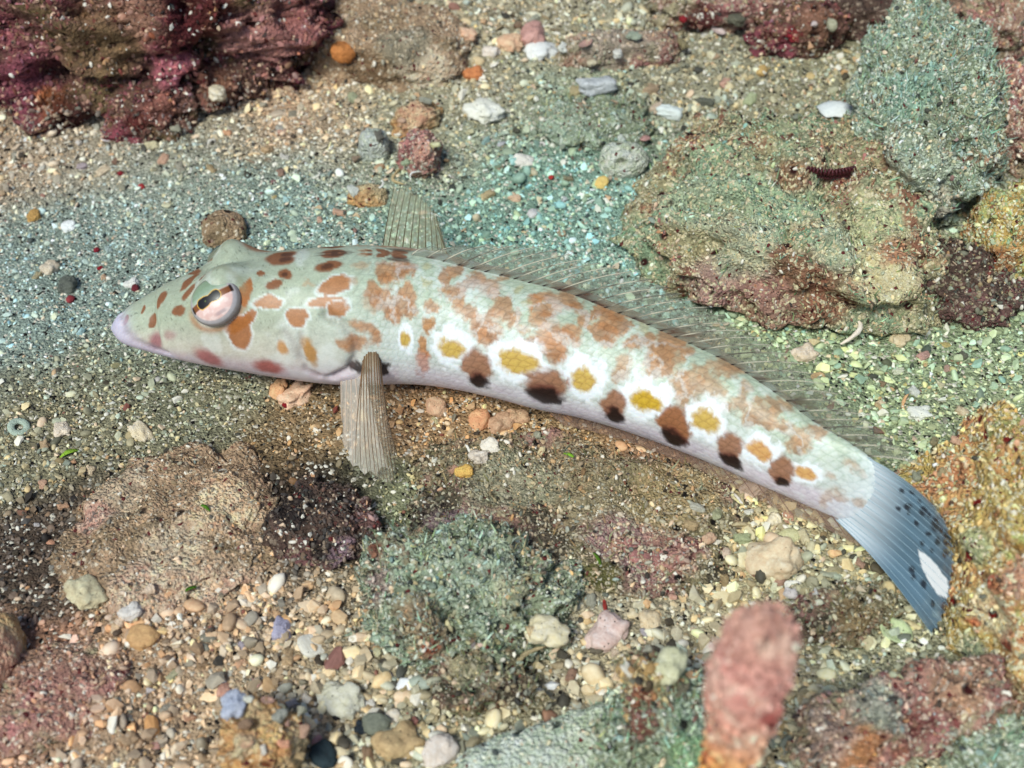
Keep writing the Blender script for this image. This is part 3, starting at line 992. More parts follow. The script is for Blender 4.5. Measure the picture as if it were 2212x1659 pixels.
# paired outline points give the axis and the girth of the body
_u, _l = np.array(UPPER, float), np.array(LOWER, float)
_mid = (_u + _l) / 2
_half = np.linalg.norm(_u - _l, axis=1) / 2
_arc = np.concatenate([[0], np.cumsum(np.linalg.norm(np.diff(_mid, axis=0), axis=1))])
_arc /= _arc[-1]
_s = np.linspace(0, 1, NS) ** 1.12
mid = smooth1(np.stack([np.interp(_s, _arc, _mid[:, 0]), np.interp(_s, _arc, _mid[:, 1])], 1), 34)
half = smooth1(np.interp(_s, _arc, _half)[:, None], 30)[:, 0]
half[:16] *= np.sqrt(np.clip(1 - (1 - np.linspace(0.01, 1, 16)) ** 2, 0, 1))
MID0, HALF0 = mid.copy(), half.copy()


def frames(mid, half):
    """axis, girth and side and up directions of the body for a measured axis and half thickness"""
    C, G = np.zeros((NS, 3)), np.zeros(NS)
    for i in range(NS):
        clear = 0.055 * (1 - sstep(0.0, 0.35, _s[i])) + 0.024 + 0.02 * sstep(0.6, 1.0, _s[i])
        z = 0.1
        for k in range(12):
            q = at_z(mid[i, 0], mid[i, 1], z)
            g = half[i] * upp(q)
            z = 0.5 * z + 0.5 * (clear + max(g, 0.06))
        C[i], G[i] = q, g
    C = smooth1(C, 20)
    T = np.gradient(C, axis=0)
    T /= np.linalg.norm(T, axis=1, keepdims=True)
    U = np.array([0, 0, 1.0]) - T * T[:, 2:3]
    U /= np.linalg.norm(U, axis=1, keepdims=True)
    S = np.cross(U, T)
    if S[NS // 2, 1] > 0:
        S = -S                                  # S points to the camera side
    cu, su = math.cos(ROLL), math.sin(ROLL)
    return C, G, T, U * cu - S * su, S * cu + U * su      # the back leans a little away from the camera


TH = np.linspace(0, 2 * math.pi, NT, endpoint=False)
ct, st = np.cos(TH), np.sin(TH)
sgn = lambda x, e: np.sign(x) * np.abs(x) ** e
flat = 0.90 - 0.30 * sstep(0.66, 0.90, _s) - 0.46 * sstep(0.84, 1.0, _s)              # the tail stalk is flatter


def loft(C, b, U, S):
    RU = sgn(ct, 0.95)[None, :] * b[:, None]
    RS = sgn(st, 0.92)[None, :] * (b * flat)[:, None]
    RU = np.where(RU < 0, RU * 0.96, RU)
    return C[:, None, :] + U[:, None, :] * RU[:, :, None] + S[:, None, :] * RS[:, :, None]


for _round in range(4):                         # settle girth and axis so that the outline keeps the measured one
    CEN, GIRTH, TAN, UPR, SDR = frames(mid, half)
    BODY = loft(CEN, GIRTH, UPR, SDR)
    uv_ = project(BODY.reshape(-1, 3)).reshape(NS, NT, 2)
    tg = np.gradient(MID0, axis=0)
    tg /= np.linalg.norm(tg, axis=1, keepdims=True)
    nm = np.stack([-tg[:, 1], tg[:, 0]], 1)     # downwards in the picture
    e = ((uv_ - MID0[:, None, :]) * nm[:, None, :]).sum(2)
    e_lo, e_up = e.max(1), -e.min(1)
    half = half * np.clip(2 * HALF0 / (e_lo + e_up + 1e-6), 0.7, 1.4)
    mid = mid + nm * ((e_up - e_lo) / 2)[:, None] * 0.9
    half = smooth1(half[:, None], 16)[:, 0]
    half[:8] = np.minimum(half[:8], HALF0[:8] * 1.02)
    mid = smooth1(mid, 22)
CEN, GIRTH, TAN, UPR, SDR = frames(mid, half)
BODY = loft(CEN, GIRTH, UPR, SDR)
ARC = np.concatenate([[0], np.cumsum(np.linalg.norm(np.diff(CEN, axis=0), axis=1))])
b_h = GIRTH


def grid_normals(B):
    ds = np.gradient(B, axis=0)
    dt = np.roll(B, -1, axis=1) - np.roll(B, 1, axis=1)
    n = np.cross(ds, dt)
    n /= np.linalg.norm(n, axis=2, keepdims=True) + 1e-12
    c = B.mean(1, keepdims=True)
    if ((n * (B - c)).sum(2)).mean() < 0:
        n = -n
    return n


NRM = grid_normals(BODY)
seg = np.linalg.norm(np.roll(BODY, -1, axis=1) - BODY, axis=2)
T_AR = np.zeros((NS, NT))
T_AR[:, 1:] = np.cumsum(seg, axis=1)[:, :-1]
tot = seg.sum(1, keepdims=True)
T_AR = np.minimum(T_AR, tot - T_AR)             # distance round the body from the mid line of the back, both sides alike
S_AR = np.repeat(ARC[:, None], NT, 1)
_uv = project(BODY.reshape(-1, 3)).reshape(NS, NT, 2)
_view = CAM - BODY
_view /= np.linalg.norm(_view, axis=2, keepdims=True)
_cos = (NRM * _view).sum(2)
_near = (np.arange(NT) > 0) & (np.arange(NT) < NT // 2 + 1)
_vis = (_cos > 0.02) & _near[None, :]
AXANG = np.degrees(np.arctan2(np.gradient(mid[:, 1]), np.gradient(mid[:, 0])))


def spot(px, py):
    """the place on the near flank that lies at a measured place: station, round index"""
    d = (_uv[:, :, 0] - px) ** 2 + (_uv[:, :, 1] - py) ** 2
    d = np.where(_vis, d, 1e9)
    k = int(np.argmin(d))
    return k // NT, k % NT


MAPS = {1: (195.6, 456.5, .3243), 2: (782.5, 456.5, .3243), 3: (1369.4, 586.9, .3538), 0: (0, 0, 1.0)}


def loc(m, x, y):
    a, b, s = MAPS[m]
    return a + x * s, b + y * s


wob = lambda f, sd: fbm(np.stack([S_AR.ravel() * f, T_AR.ravel() * f, S_AR.ravel() * 0], 1), 3, sd).reshape(NS, NT)
WS = 0.010 * wob(26, 3) + 0.006 * wob(75, 5) + 0.0035 * wob(190, 6)
WT = 0.010 * wob(26, 13) + 0.006 * wob(75, 15) + 0.0035 * wob(190, 16)


_row = np.floor(T_AR / 0.0118).astype(np.int32)
_colm = np.floor(S_AR / 0.0142 + 0.5 * (_row % 2)).astype(np.int32)
CELL = _hash(_row.ravel(), _colm.ravel(), (_row * 0).ravel(), 5).reshape(NS, NT) - 0.5          # one value for every scale
CELL2 = _hash(_row.ravel(), _colm.ravel(), (_row * 0).ravel(), 9).reshape(NS, NT) - 0.5
CELL_ON = sstep(0.30, 0.36, S_AR / ARC[-1])
PXARC = np.gradient(ARC) / (np.linalg.norm(np.gradient(mid, axis=0), axis=1) + 1e-9)      # skin length per grid step along the axis


def blot(m, x, y, rx, ry, rot=0.0, grow=1.0, wk=1.0):
    """elliptic distance over the skin from a spot, in a window of stations round it"""
    px, py = loc(m, x, y)
    i, j = spot(px, py)
    sc = MAPS[m][2] * upp(BODY[i, j])
    fs = max(1.0, PXARC[i] / upp(BODY[i, j]))
    cv = max(0.38, _cos[i, j])
    ph = math.radians(rot - AXANG[i])
    reach = 2.6 * max(rx, ry) * sc * grow * fs + 0.03
    lo, hi = np.searchsorted(ARC, ARC[i] - reach), np.searchsorted(ARC, ARC[i] + reach)
    out = np.full((NS, NT), 9.0)
    ds = ((S_AR[lo:hi] + WS[lo:hi] * wk) - S_AR[i, j]) / fs
    dt = ((T_AR[lo:hi] + WT[lo:hi] * wk) - T_AR[i, j]) * cv
    grow = grow * 1.07
    a = (ds * math.cos(ph) + dt * math.sin(ph)) / (rx * sc * grow)
    b = (-ds * math.sin(ph) + dt * math.cos(ph)) / (ry * sc * grow)
    out[lo:hi] = np.sqrt(a * a + b * b) + 0.30 * CELL[lo:hi] * CELL_ON[lo:hi] * wk
    return out


def line_dist(m, pts, n=60):
    """distance over the skin to a measured line"""
    pts = resample([loc(m, *p) for p in pts], n)
    ij = [spot(*p) for p in pts]
    best = np.full((NS, NT), 9.0)
    lo = max(0, min(i for i, j in ij) - 60)
    hi = min(NS, max(i for i, j in ij) + 60)
    for i, j in ij:
        d = (S_AR[lo:hi] - S_AR[i, j]) ** 2 + (T_AR[lo:hi] - T_AR[i, j]) ** 2
        best[lo:hi] = np.minimum(best[lo:hi], d)
    return np.sqrt(best)


# ---- the skin colour
sN = S_AR / ARC[-1]
tN = T_AR / (tot / 2)                            # 0 back .. 1 belly
SKIN = np.zeros((NS, NT, 3))
c_back, c_flank, c_belly = lin((180, 192, 170)), lin((202, 208, 200)), lin((214, 204, 212))
w1 = sstep(0.18, 0.5, tN)[..., None]
w2 = sstep(0.52, 0.68, tN)[..., None]
SKIN[:] = c_back * (1 - w1) + c_flank * w1
SKIN[:] = SKIN * (1 - w2) + c_belly * w2
hd = sstep(0.37, 0.20, sN)[..., None]
c_head = lin((168, 176, 154)) * (1 - sstep(0.3, 0.6, tN)[..., None]) + lin((206, 200, 186)) * sstep(0.3, 0.6, tN)[..., None]
c_jaw = lin((212, 194, 200))
c_head = c_head * (1 - sstep(0.56, 0.7, tN)[..., None]) + c_jaw * sstep(0.56, 0.7, tN)[..., None]
SKIN = SKIN * (1 - hd) + c_head * hd
tl = sstep(0.92, 1.0, sN)[..., None]
SKIN = SKIN * (1 - tl) + lin((208, 217, 222)) * tl
SKIN *= (1 + 0.10 * wob(30, 71) + 0.08 * wob(120, 72) + 0.10 * CELL2 * CELL_ON)[..., None]
freck = sstep(0.45, 0.6, wob(300, 75)) * hd[..., 0] * sstep(0.62, 0.3, tN)
SKIN = SKIN * (1 - 0.45 * freck[..., None])
pale = sstep(0.15, 0.4, wob(22, 78))
SKIN = SKIN * (1 - 0.3 * pale[..., None]) + lin((236, 240, 238)) * 0.3 * pale[..., None]


def lay_on(mask, c, k=1.0):
    rows = np.nonzero(mask.max(1) > 0)[0]
    if len(rows) == 0:
        return
    lo, hi = rows[0], rows[-1] + 1
    m = (np.clip(mask[lo:hi], 0, 1) * k)[..., None]
    c = np.asarray(c)
    SKIN[lo:hi] = SKIN[lo:hi] * (1 - m) + (c[lo:hi] if c.ndim == 3 else c) * m


BROWN, TANB, FAINT = lin((172, 120, 78)), lin((178, 136, 98)), lin((180, 176, 136))
DBRN, YEL, BLK, MAUVE, RUST = lin((128, 78, 46)), lin((196, 158, 44)), lin((34, 20, 18)), lin((160, 96, 104)), lin((150, 84, 62))
HEADB, ORNG, WHITE = lin((132, 80, 46)), lin((190, 116, 46)), lin((238, 242, 246))

B2 = [(200, 390, 95, 52), (165, 450, 38, 28), (285, 392, 42, 40), (190, 600, 130, 62), (300, 545, 44, 50), (92, 545, 34, 52), (195, 695, 62, 48),
      (620, 392, 44, 36), (690, 480, 44, 28), (618, 556, 50, 60), (700, 640, 60, 44), (790, 720, 72, 60), (830, 790, 84, 54), (930, 640, 54, 64), (830, 850, 52, 46),
      (758, 440, 40, 36), (830, 490, 54, 50), (872, 545, 34, 28), (1240, 650, 46, 46), (1196, 722, 52, 46), (1250, 820, 72, 58), (1330, 862, 84, 52), (1310, 935, 70, 52), (1420, 815, 46, 36), (1322, 985, 44, 34),
      (1236, 560, 36, 36), (1370, 590, 60, 52), (1420, 640, 34, 34), (1600, 632, 34, 42), (1640, 720, 42, 52), (1600, 800, 70, 52), (1620, 872, 52, 34), (1722, 752, 34, 40), (1726, 664, 52, 26),
      (2032, 822, 42, 52), (2142, 862, 32, 50), (2050, 930, 62, 44), (1962, 960, 60, 52), (2000, 1040, 62, 42)]
B2 += [(480, 640, 40, 36), (560, 470, 30, 50), (1010, 700, 36, 40), (1120, 880, 40, 34), (1480, 740, 44, 40), (1160, 600, 30, 36), (1540, 700, 30, 30), (1800, 880, 50, 44), (1900, 860, 36, 40), (2180, 960, 40, 40), (1040, 880, 30, 26), (330, 640, 40, 34)]
for x, y, rx, ry in B2:
    lay_on(sstep(1.28, 0.72, blot(2, x, y, rx, ry, 0, 1.24, 1.1)), BROWN * (1 + 0.35 * CELL2[..., None]), 0.80)
for x, y, rx, ry, c in [(430, 380, 40, 34, FAINT), (430, 480, 36, 32, FAINT), (1050, 520, 36, 32, FAINT), (1060, 780, 42, 38, TANB), (1880, 760, 46, 56, FAINT), (920, 430, 26, 22, TANB), (340, 690, 26, 20, TANB),
                        (1750, 1040, 56, 72, TANB), (1705, 1100, 52, 52, TANB), (2120, 1110, 62, 52, TANB), (2160, 1200, 54, 72, TANB), (1100, 620, 30, 30, FAINT)]:
    lay_on(sstep(1.3, 0.6, blot(2, x, y, rx, ry)), c, 0.75)
B3 = [(200, 530, 100, 62), (290, 420, 44, 36), (150, 600, 60, 36), (330, 700, 82, 70), (300, 780, 42, 34), (480, 700, 60, 52), (560, 560, 60, 42), (610, 600, 50, 26), (760, 850, 82, 60), (700, 900, 52, 42), (880, 790, 52, 34), (1010, 1030, 72, 52), (960, 1075, 52, 34), (870, 910, 42, 34)]
B3 += [(420, 610, 44, 34), (640, 780, 50, 40), (560, 820, 34, 30), (120, 480, 44, 40), (930, 940, 40, 34), (1120, 980, 46, 36), (680, 690, 40, 30)]
for x, y, rx, ry in B3:
    lay_on(sstep(1.35, 0.6, blot(3, x, y, rx, ry, 0, 1.22, 1.1)), TANB * 0.92 * (1 + 0.35 * CELL2[..., None]), 0.76)
for x, y, rx, ry in [(1200, 1240, 40, 18), (1250, 1350, 60, 32), (1400, 1410, 50, 32), (1160, 1385, 36, 36), (1330, 1200, 60, 24)]:
    lay_on(sstep(1.5, 0.5, blot(3, x, y, rx, ry, 25)), TANB, 0.55)
# pale net between the blotches
_gap = worley_gap(np.stack([(S_AR + 1.6 * WS).ravel() / 0.062, (T_AR + 1.6 * WT).ravel() / 0.052], 1), 31).reshape(NS, NT)
lay_on(sstep(0.20, 0.05, _gap + 0.10 * CELL) * sstep(0.30, 0.36, sN) * sstep(0.64, 0.56, tN) * sstep(0.03, 0.12, tN), lin((218, 226, 224)), 0.38)
# white halos, then the yellow spots
YS = [(2, 280, 840, 38, 48), (2, 590, 912, 82, 62), (2, 1020, 992, 104, 66), (2, 1480, 1112, 82, 74), (2, 1890, 1262, 102, 68),
      (3, 85, 790, 78, 60), (3, 450, 920, 76, 64), (3, 770, 1100, 72, 46), (3, 1040, 1240, 66, 32)]
for m, x, y, rx, ry in YS:
    lay_on(sstep(1.25, 0.85, blot(m, x, y, rx * 1.6, ry * 1.85)), WHITE, 0.95)
for m, x, y, rx, ry in YS:
    lay_on(sstep(1.25, 0.7, blot(m, x, y, rx, ry, 20 if m == 3 else 8, 1.0, .8)), YEL if m == 2 or x < 600 else lin((206, 150, 70)), 0.92)
# lower row: brown above, black below
for m, x, y, rx, ry in [(2, 430, 770, 38, 56), (2, 400, 900, 40, 74)]:
    lay_on(sstep(1.25, 0.7, blot(m, x, y, rx, ry)), lin((180, 118, 52)), 0.85)
lay_on(sstep(1.4, 0.5, blot(2, 390, 1010, 58, 66)), lin((186, 122, 100)), 0.75)
for m, x, y, rx, ry, bx, by, brx, bry, rt in [(2, 765, 1030, 88, 84, 775, 1135, 62, 34, 8), (2, 1240, 1135, 108, 80, 1230, 1228, 104, 44, 12), (2, 1670, 1290, 78, 80, 1682, 1372, 66, 34, 18),
                                              (2, 2090, 1410, 86, 90, 2084, 1512, 66, 38, 20), (3, 250, 920, 78, 80, 240, 1022, 62, 36, 24), (3, 590, 1070, 68, 78, 590, 1158, 62, 32, 26), (3, 900, 1220, 52, 78, 905, 1290, 38, 20, 28)]:
    lay_on(sstep(1.2, 0.75, blot(m, x, y, rx * 1.15, ry * .92, 0, 1.12, .7)), lin((150, 98, 64)), 0.92)
    lay_on(sstep(1.35, 0.6, blot(m, (x + bx) / 2, by - bry * 0.6, brx * 1.1, bry * 1.1, rt, 1, .5)), lin((96, 48, 42)), 0.8)
    lay_on(sstep(1.25, 0.7, blot(m, bx, by, brx, bry, rt, 1.12, .7)), BLK, 0.96)
# the head
H1 = [(470, 578, 46, 28, -38), (660, 545, 52, 27, -35), (660, 470, 62, 22, -32), (760, 470, 24, 11, -15), (595, 648, 50, 27, 8), (425, 722, 38, 42, 30), (355, 650, 14, 24, 30), (230, 725, 20, 28, 40),
      (1140, 415, 26, 18, 0), (1300, 415, 54, 33, 15), (1220, 488, 54, 30, -15), (1255, 300, 104, 36, 8), (1590, 360, 92, 36, -5), (1620, 278, 90, 22, -5), (1960, 256, 58, 16, -15), (2060, 250, 48, 20, 10), (1840, 240, 38, 9, 0)]
for x, y, rx, ry, rt in H1:
    lay_on(sstep(1.12, 0.8, blot(1, x, y, rx, ry, rt, .94, 0.4)), HEADB, 0.95)
for x, y, rx, ry, rt in [(1185, 605, 80, 44, 0), (1360, 695, 68, 54, 35), (1560, 612, 112, 44, 2), (1630, 660, 62, 50, 0), (1620, 490, 102, 56, -10)]:
    lay_on(sstep(1.35, 1.05, blot(1, x, y, rx, ry, rt, 1.0, 0.7)), lin((226, 236, 236)), 0.6)
    lay_on(sstep(1.12, 0.85, blot(1, x, y, rx, ry, rt, 1.0, 0.7)), lin((170, 108, 52)), 0.92)
for x, y, rx, ry, rt in [(1290, 312, 40, 18, 5), (1630, 234, 108, 8, -3), (2050, 318, 72, 14, 5), (1300, 415, 26, 16, 15), (1580, 360, 40, 18, 0)]:
    lay_on(sstep(1.3, 0.7, blot(1, x, y, rx, ry, rt, 1.0, .5)), lin((66, 40, 28)), 0.75)
for x, y, rx, ry in [(1440, 468, 28, 14), (1800, 360, 46, 28), (1815, 290, 36, 14), (1770, 470, 24, 30)]:
    lay_on(sstep(1.3, 0.6, blot(1, x, y, rx, ry)), TANB, 0.5)
for x, y, rx, ry, rt in [(1000, 820, 66, 92, -12), (1050, 715, 46, 32, -35), (985, 760, 80, 40, -20)]:
    lay_on(sstep(1.3, 1.05, blot(1, x, y, rx, ry, rt, 1, .5)), WHITE, 0.45)
for x, y, rx, ry, rt in [(1000, 820, 66, 92, -12), (1050, 715, 46, 32, -35), (985, 760, 80, 40, -20), (1050, 550, 22, 80, 4)]:
    lay_on(sstep(1.12, 0.85, blot(1, x, y, rx, ry, rt, 1, .5)), lin((166, 102, 50)), 0.93)
lay_on(sstep(1.3, 0.6, blot(1, 1280, 905, 38, 48, -20, 1, .5)), lin((196, 140, 80)), 0.9)
lay_on(sstep(1.3, 0.6, blot(1, 1452, 945, 36, 94, -14, 1, .6)), lin((178, 124, 50)), 0.9)
lay_on(sstep(1.5, 0.4, blot(1, 450, 868, 62, 46, 10, 1, .5)), MAUVE, 0.85)
lay_on(sstep(1.5, 0.4, blot(1, 535, 825, 40, 26, 0, 1, .5)), MAUVE, 0.5)
lay_on(sstep(1.35, 0.5, blot(1, 790, 985, 98, 40, 25, 1, .5)), lin((166, 92, 92)), 0.9)
lay_on(sstep(1.35, 0.5, blot(1, 1180, 1042, 104, 36, 12, 1, .5)), lin((166, 84, 76)), 0.92)
for x, y, rx, ry, rt in [(1690, 870, 42, 34, 0), (1762, 905, 50, 38, 0), (1820, 780, 78, 44, 38), (1880, 860, 40, 50, 20)]:
    lay_on(sstep(1.4, 0.6, blot(1, x, y, rx, ry, rt)), lin((176, 122, 78)), 0.8)
lay_on(sstep(1.25, 0.7, blot(1, 1795, 1050, 58, 34, 10)), BLK, 0.92)
lay_on(sstep(1.25, 0.7, blot(1, 1962, 1052, 46, 40, 20)), BLK, 0.95)
# lips
d_lip = line_dist(1, [(150, 760), (200, 860), (300, 912), (420, 945), (540, 975)])
lay_on(sstep(0.026, 0.006, d_lip), lin((214, 202, 222)), 0.7)
lay_on(sstep(0.05, 0.0, S_AR) * 1.0, lin((190, 186, 212)), 0.6)
# ---- relief: mouth line, gill covers, eye sockets
GROOVES = [(1, [(205, 690), (228, 790), (300, 862), (400, 905), (520, 945)], 0.005, 0.0026), (1, [(1400, 830), (1400, 960), (1440, 1060), (1520, 1100)], 0.006, 0.0035),
           (1, [(1560, 690), (1690, 760), (1760, 850), (1770, 960), (1720, 1060), (1600, 1110)], 0.007, 0.0085), (1, [(1290, 800), (1350, 880), (1380, 980)], 0.008, 0.0025)]
DISP = np.zeros((NS, NT))
for m, pts, w, dpt in GROOVES:
    d = line_dist(m, pts, 90)
    DISP -= dpt * np.exp(-(d / w) ** 2)
    lay_on(np.exp(-(d / (w * 0.8)) ** 2), lin((120, 92, 92)), 0.26)
EI, EJ = spot(473, 652)
EYE_R = 56 * upp(BODY[EI, EJ])
d_eye = np.sqrt((S_AR - S_AR[EI, EJ]) ** 2 + (T_AR - T_AR[EI, EJ]) ** 2)
DISP += 0.016 * np.exp(-(d_eye / (EYE_R * 1.1)) ** 2)
d_top = np.sqrt((S_AR - S_AR[EI, EJ] - 0.01) ** 2 + (T_AR - T_AR[EI, EJ] + EYE_R * 0.75) ** 2)
DISP += 0.024 * np.exp(-(d_top / (EYE_R * 0.72)) ** 2)
_far = (np.arange(NT) > NT // 2)[None, :]
for ds_, dt_, rr_, cc_ in ((0.045, -0.55, 0.024, (150, 92, 52)), (-0.02, -0.75, 0.016, (140, 150, 130)), (0.005, -0.2, 0.016, (150, 140, 120))):
    dd_ = np.hypot(S_AR - S_AR[EI, EJ] - ds_, T_AR - T_AR[EI, EJ] - dt_ * EYE_R) / rr_
    lay_on(sstep(1.25, 0.7, dd_) * _far, lin(cc_), 0.85)
ring = np.exp(-((d_eye - EYE_R * 0.98) / (EYE_R * 0.12)) ** 2)
lay_on(ring * sstep(-0.3, 0.4, (T_AR - T_AR[EI, EJ]) / EYE_R), lin((176, 104, 50)), 0.6)
lay_on(ring * sstep(0.2, -0.4, (T_AR - T_AR[EI, EJ]) / EYE_R), lin((150, 150, 120)), 0.5)
BODY2 = BODY + NRM * DISP[:, :, None]


def make_body(parent):
    V = BODY2.reshape(-1, 3)
    idx = np.arange(NS * NT).reshape(NS, NT)
    j2 = np.roll(idx, -1, axis=1)
    F = np.stack([idx[:-1].ravel(), idx[1:].ravel(), j2[1:].ravel(), j2[:-1].ravel()], 1)
    V = np.concatenate([V, BODY2[:1].mean(1), BODY2[-1:].mean(1)])
    nv = NS * NT
    cap = [(nv, idx[0, j], idx[0, (j + 1) % NT], idx[0, (j + 1) % NT]) for j in range(NT)]
    m, nt, b = new_mat('fish_skin')
    a = N(nt, 'ShaderNodeAttribute', attribute_name='col')
    uvn = N(nt, 'ShaderNodeAttribute', attribute_name='skin_uv')
    # overlapping scales, only behind the head
    mp = N(nt, 'ShaderNodeMapping')
    mp.inputs['Scale'].default_value = (72, 84, 1)
    sk = N(nt, 'ShaderNodeVectorMath', operation='MULTIPLY_ADD')      # rows of scales offset by half a scale
    swz = N(nt, 'ShaderNodeSeparateXYZ')
    cmb = N(nt, 'ShaderNodeCombineXYZ')
    nt.links.new(uvn.outputs['Vector'], swz.inputs[0])
    nt.links.new(swz.outputs[1], cmb.inputs[0])
    nt.links.new(cmb.outputs[0], sk.inputs[0])
    sk.inputs[1].default_value = (0.62, 0, 0)
    nt.links.new(uvn.outputs['Vector'], sk.inputs[2])
    nt.links.new(sk.outputs[0], mp.inputs[0])
    vo = voro(nt, mp.outputs[0], 1.0, 'F1', 0.45)
    vo.voronoi_dimensions = '2D'
    vd = voro(nt, mp.outputs[0], 1.0, 'DISTANCE_TO_EDGE', 0.45)
    vd.voronoi_dimensions = '2D'
    sx = N(nt, 'ShaderNodeSeparateXYZ')
    nt.links.new(uvn.outputs['Vector'], sx.inputs[0])
    bodym = ramp(nt, sx.outputs[0], ((0.36, (0, 0, 0)), (0.44, (1, 1, 1))))
    n1 = noise(nt, uvn.outputs['Vector'], 90, 4, 0.6)
    n2 = noise(nt, uvn.outputs['Vector'], 260, 3, 0.6)
    c = a.outputs['Color']
    tone = ramp(nt, vd.outputs['Distance'], ((0.0, (0.34, 0.34, 0.34)), (0.12, (0.5, 0.5, 0.5)), (0.4, (0.58, 0.58, 0.58))))
    mm = N(nt, 'ShaderNodeMath', operation='MULTIPLY')
    nt.links.new(bodym, mm.inputs[0]); mm.inputs[1].default_value = 0.6
    c = mix(nt, mm.outputs[0], c, tone, 'OVERLAY')
    c = mix(nt, 0.4, c, ramp(nt, n1.outputs[0], ((0.3, (0.36, 0.36, 0.36)), (0.7, (0.62, 0.62, 0.62)))), 'OVERLAY')
    c = mix(nt, 0.25, c, ramp(nt, n2.outputs[0], ((0.3, (0.3, 0.3, 0.3)), (0.7, (0.7, 0.7, 0.7)))), 'OVERLAY')
    nt.links.new(c, b.inputs['Base Color'])
    b.inputs['Roughness'].default_value = 0.42
    b.inputs['Specular IOR Level'].default_value = 0.35
    b.inputs['Subsurface Weight'].default_value = 0.12
    b.inputs['Subsurface Radius'].default_value = (0.02, 0.012, 0.008)
    b.inputs['Subsurface Scale'].default_value = 1.0
    hs = N(nt, 'ShaderNodeMath', operation='MULTIPLY')
    nt.links.new(vd.outputs['Distance'], hs.inputs[0]); nt.links.new(bodym, hs.inputs[1])
    h2 = N(nt, 'ShaderNodeMath', operation='MULTIPLY_ADD')
    nt.links.new(n2.outputs[0], h2.inputs[0]); h2.inputs[1].default_value = 0.15
    nt.links.new(hs.outputs[0], h2.inputs[2])
    bu = N(nt, 'ShaderNodeBump')
    bu.inputs['Strength'].default_value = 0.25
    bu.inputs['Distance'].default_value = 0.003
    nt.links.new(h2.outputs[0], bu.inputs['Height'])
    nt.links.new(bu.outputs[0], b.inputs['Normal'])
    o = mesh_obj('body', V, np.concatenate([F]), m, parent)
    cols = np.concatenate([np.clip(SKIN, 0.004, 0.95).reshape(-1, 3), SKIN[0, :1], SKIN[-1, :1]])
    add_col(o.data, cols)
    uv = o.data.attributes.new('skin_uv', 'FLOAT_VECTOR', 'POINT')
    st_ = np.stack([S_AR.ravel(), T_AR.ravel(), np.zeros(nv)], 1)
    st_ = np.concatenate([st_, st_[:2]])
    uv.data.foreach_set('vector', st_.astype(np.float32).ravel())
    # close the snout and the tail stalk
    bm = bmesh.new()
    bm.from_mesh(o.data)
    bm.verts.ensure_lookup_table()
    for ring_i, ci in ((0, nv), (NS - 1, nv + 1)):
        for j in range(NT):
            p, q = bm.verts[idx[ring_i, j]], bm.verts[idx[ring_i, (j + 1) % NT]]
            fc = bm.faces.new((bm.verts[ci], p, q))
            fc.smooth = True
    bmesh.ops.recalc_face_normals(bm, faces=bm.faces)
    bm.to_mesh(o.data)
    bm.free()
    return o


# ---- the eyes
def eye_colour(u, v):
    """u along the slit, v across it, on a disc of radius 1"""
    r = np.sqrt(u * u + v * v)
    c = np.tile(lin((176, 168, 170)), (len(u), 1))
    def put(mask, col, k=1.0):
        mm = (np.clip(mask, 0, 1) * k)[:, None]
        c[:] = c * (1 - mm) + lin(col) * mm
    p = np.stack([u * 6, v * 6, u * 0], 1)
    nz = fbm(p, 3, 2)
    put(sstep(0.86, 0.80, r), (222, 186, 178))                         # lower iris, pinkish silver
    put(sstep(0.86, 0.80, r) * sstep(-0.2, 0.35, nz), (234, 212, 206), 0.7)
    put(sstep(0.86, 0.80, r) * sstep(0.05, 0.3, v), (156, 172, 152))     # upper iris, greenish
    put(sstep(0.30, 0.45, v) * sstep(0.9, 0.85, r), (136, 156, 132))
    put(sstep(0.16, 0.12, np.abs(v - 0.04 + 0.02 * u)) * sstep(0.94, 0.9, np.abs(u)) * sstep(0.98, 0.92, r), (124, 72, 36))
    put(sstep(0.07, 0.02, np.abs(np.abs(u) - 0.86)) * sstep(0.2, 0.12, np.abs(v - 0.04)), (40, 26, 20))
    hw = 0.21 - 0.06 * np.exp(-((u - 0.0) / 0.13) ** 2)
    vv = np.abs(v - 0.05)
    edge = np.maximum(vv / hw, np.abs(u + 0.06) / 0.50)
    ell = np.where(np.abs(u + 0.06) > 0.36, np.sqrt(((np.abs(u + 0.06) - 0.36) / 0.14) ** 2 + (vv / hw) ** 2), vv / hw)
    put(0.8 * sstep(1.32, 1.18, ell) * (np.abs(u + 0.06) < 0.58), (226, 176, 60))
    put(sstep(1.12, 0.98, ell) * (np.abs(u + 0.06) < 0.54), (8, 10, 14))
    put(sstep(0.05, 0.02, np.sqrt((u + 0.2) ** 2 + (v - 0.06) ** 2)), (110, 130, 60), 0.6)
    put(sstep(0.88, 0.94, r), (170, 166, 168))
    put(sstep(0.10, 0.03, np.abs(v + 0.66)) * sstep(0.35, 0.1, np.abs(u - 0.1)), (150, 130, 136), 0.6)
    put(sstep(0.50, 0.66, v), (128, 146, 118), 0.85)
    put(sstep(0.93, 0.98, r), (96, 80, 68), 0.5)
    return c


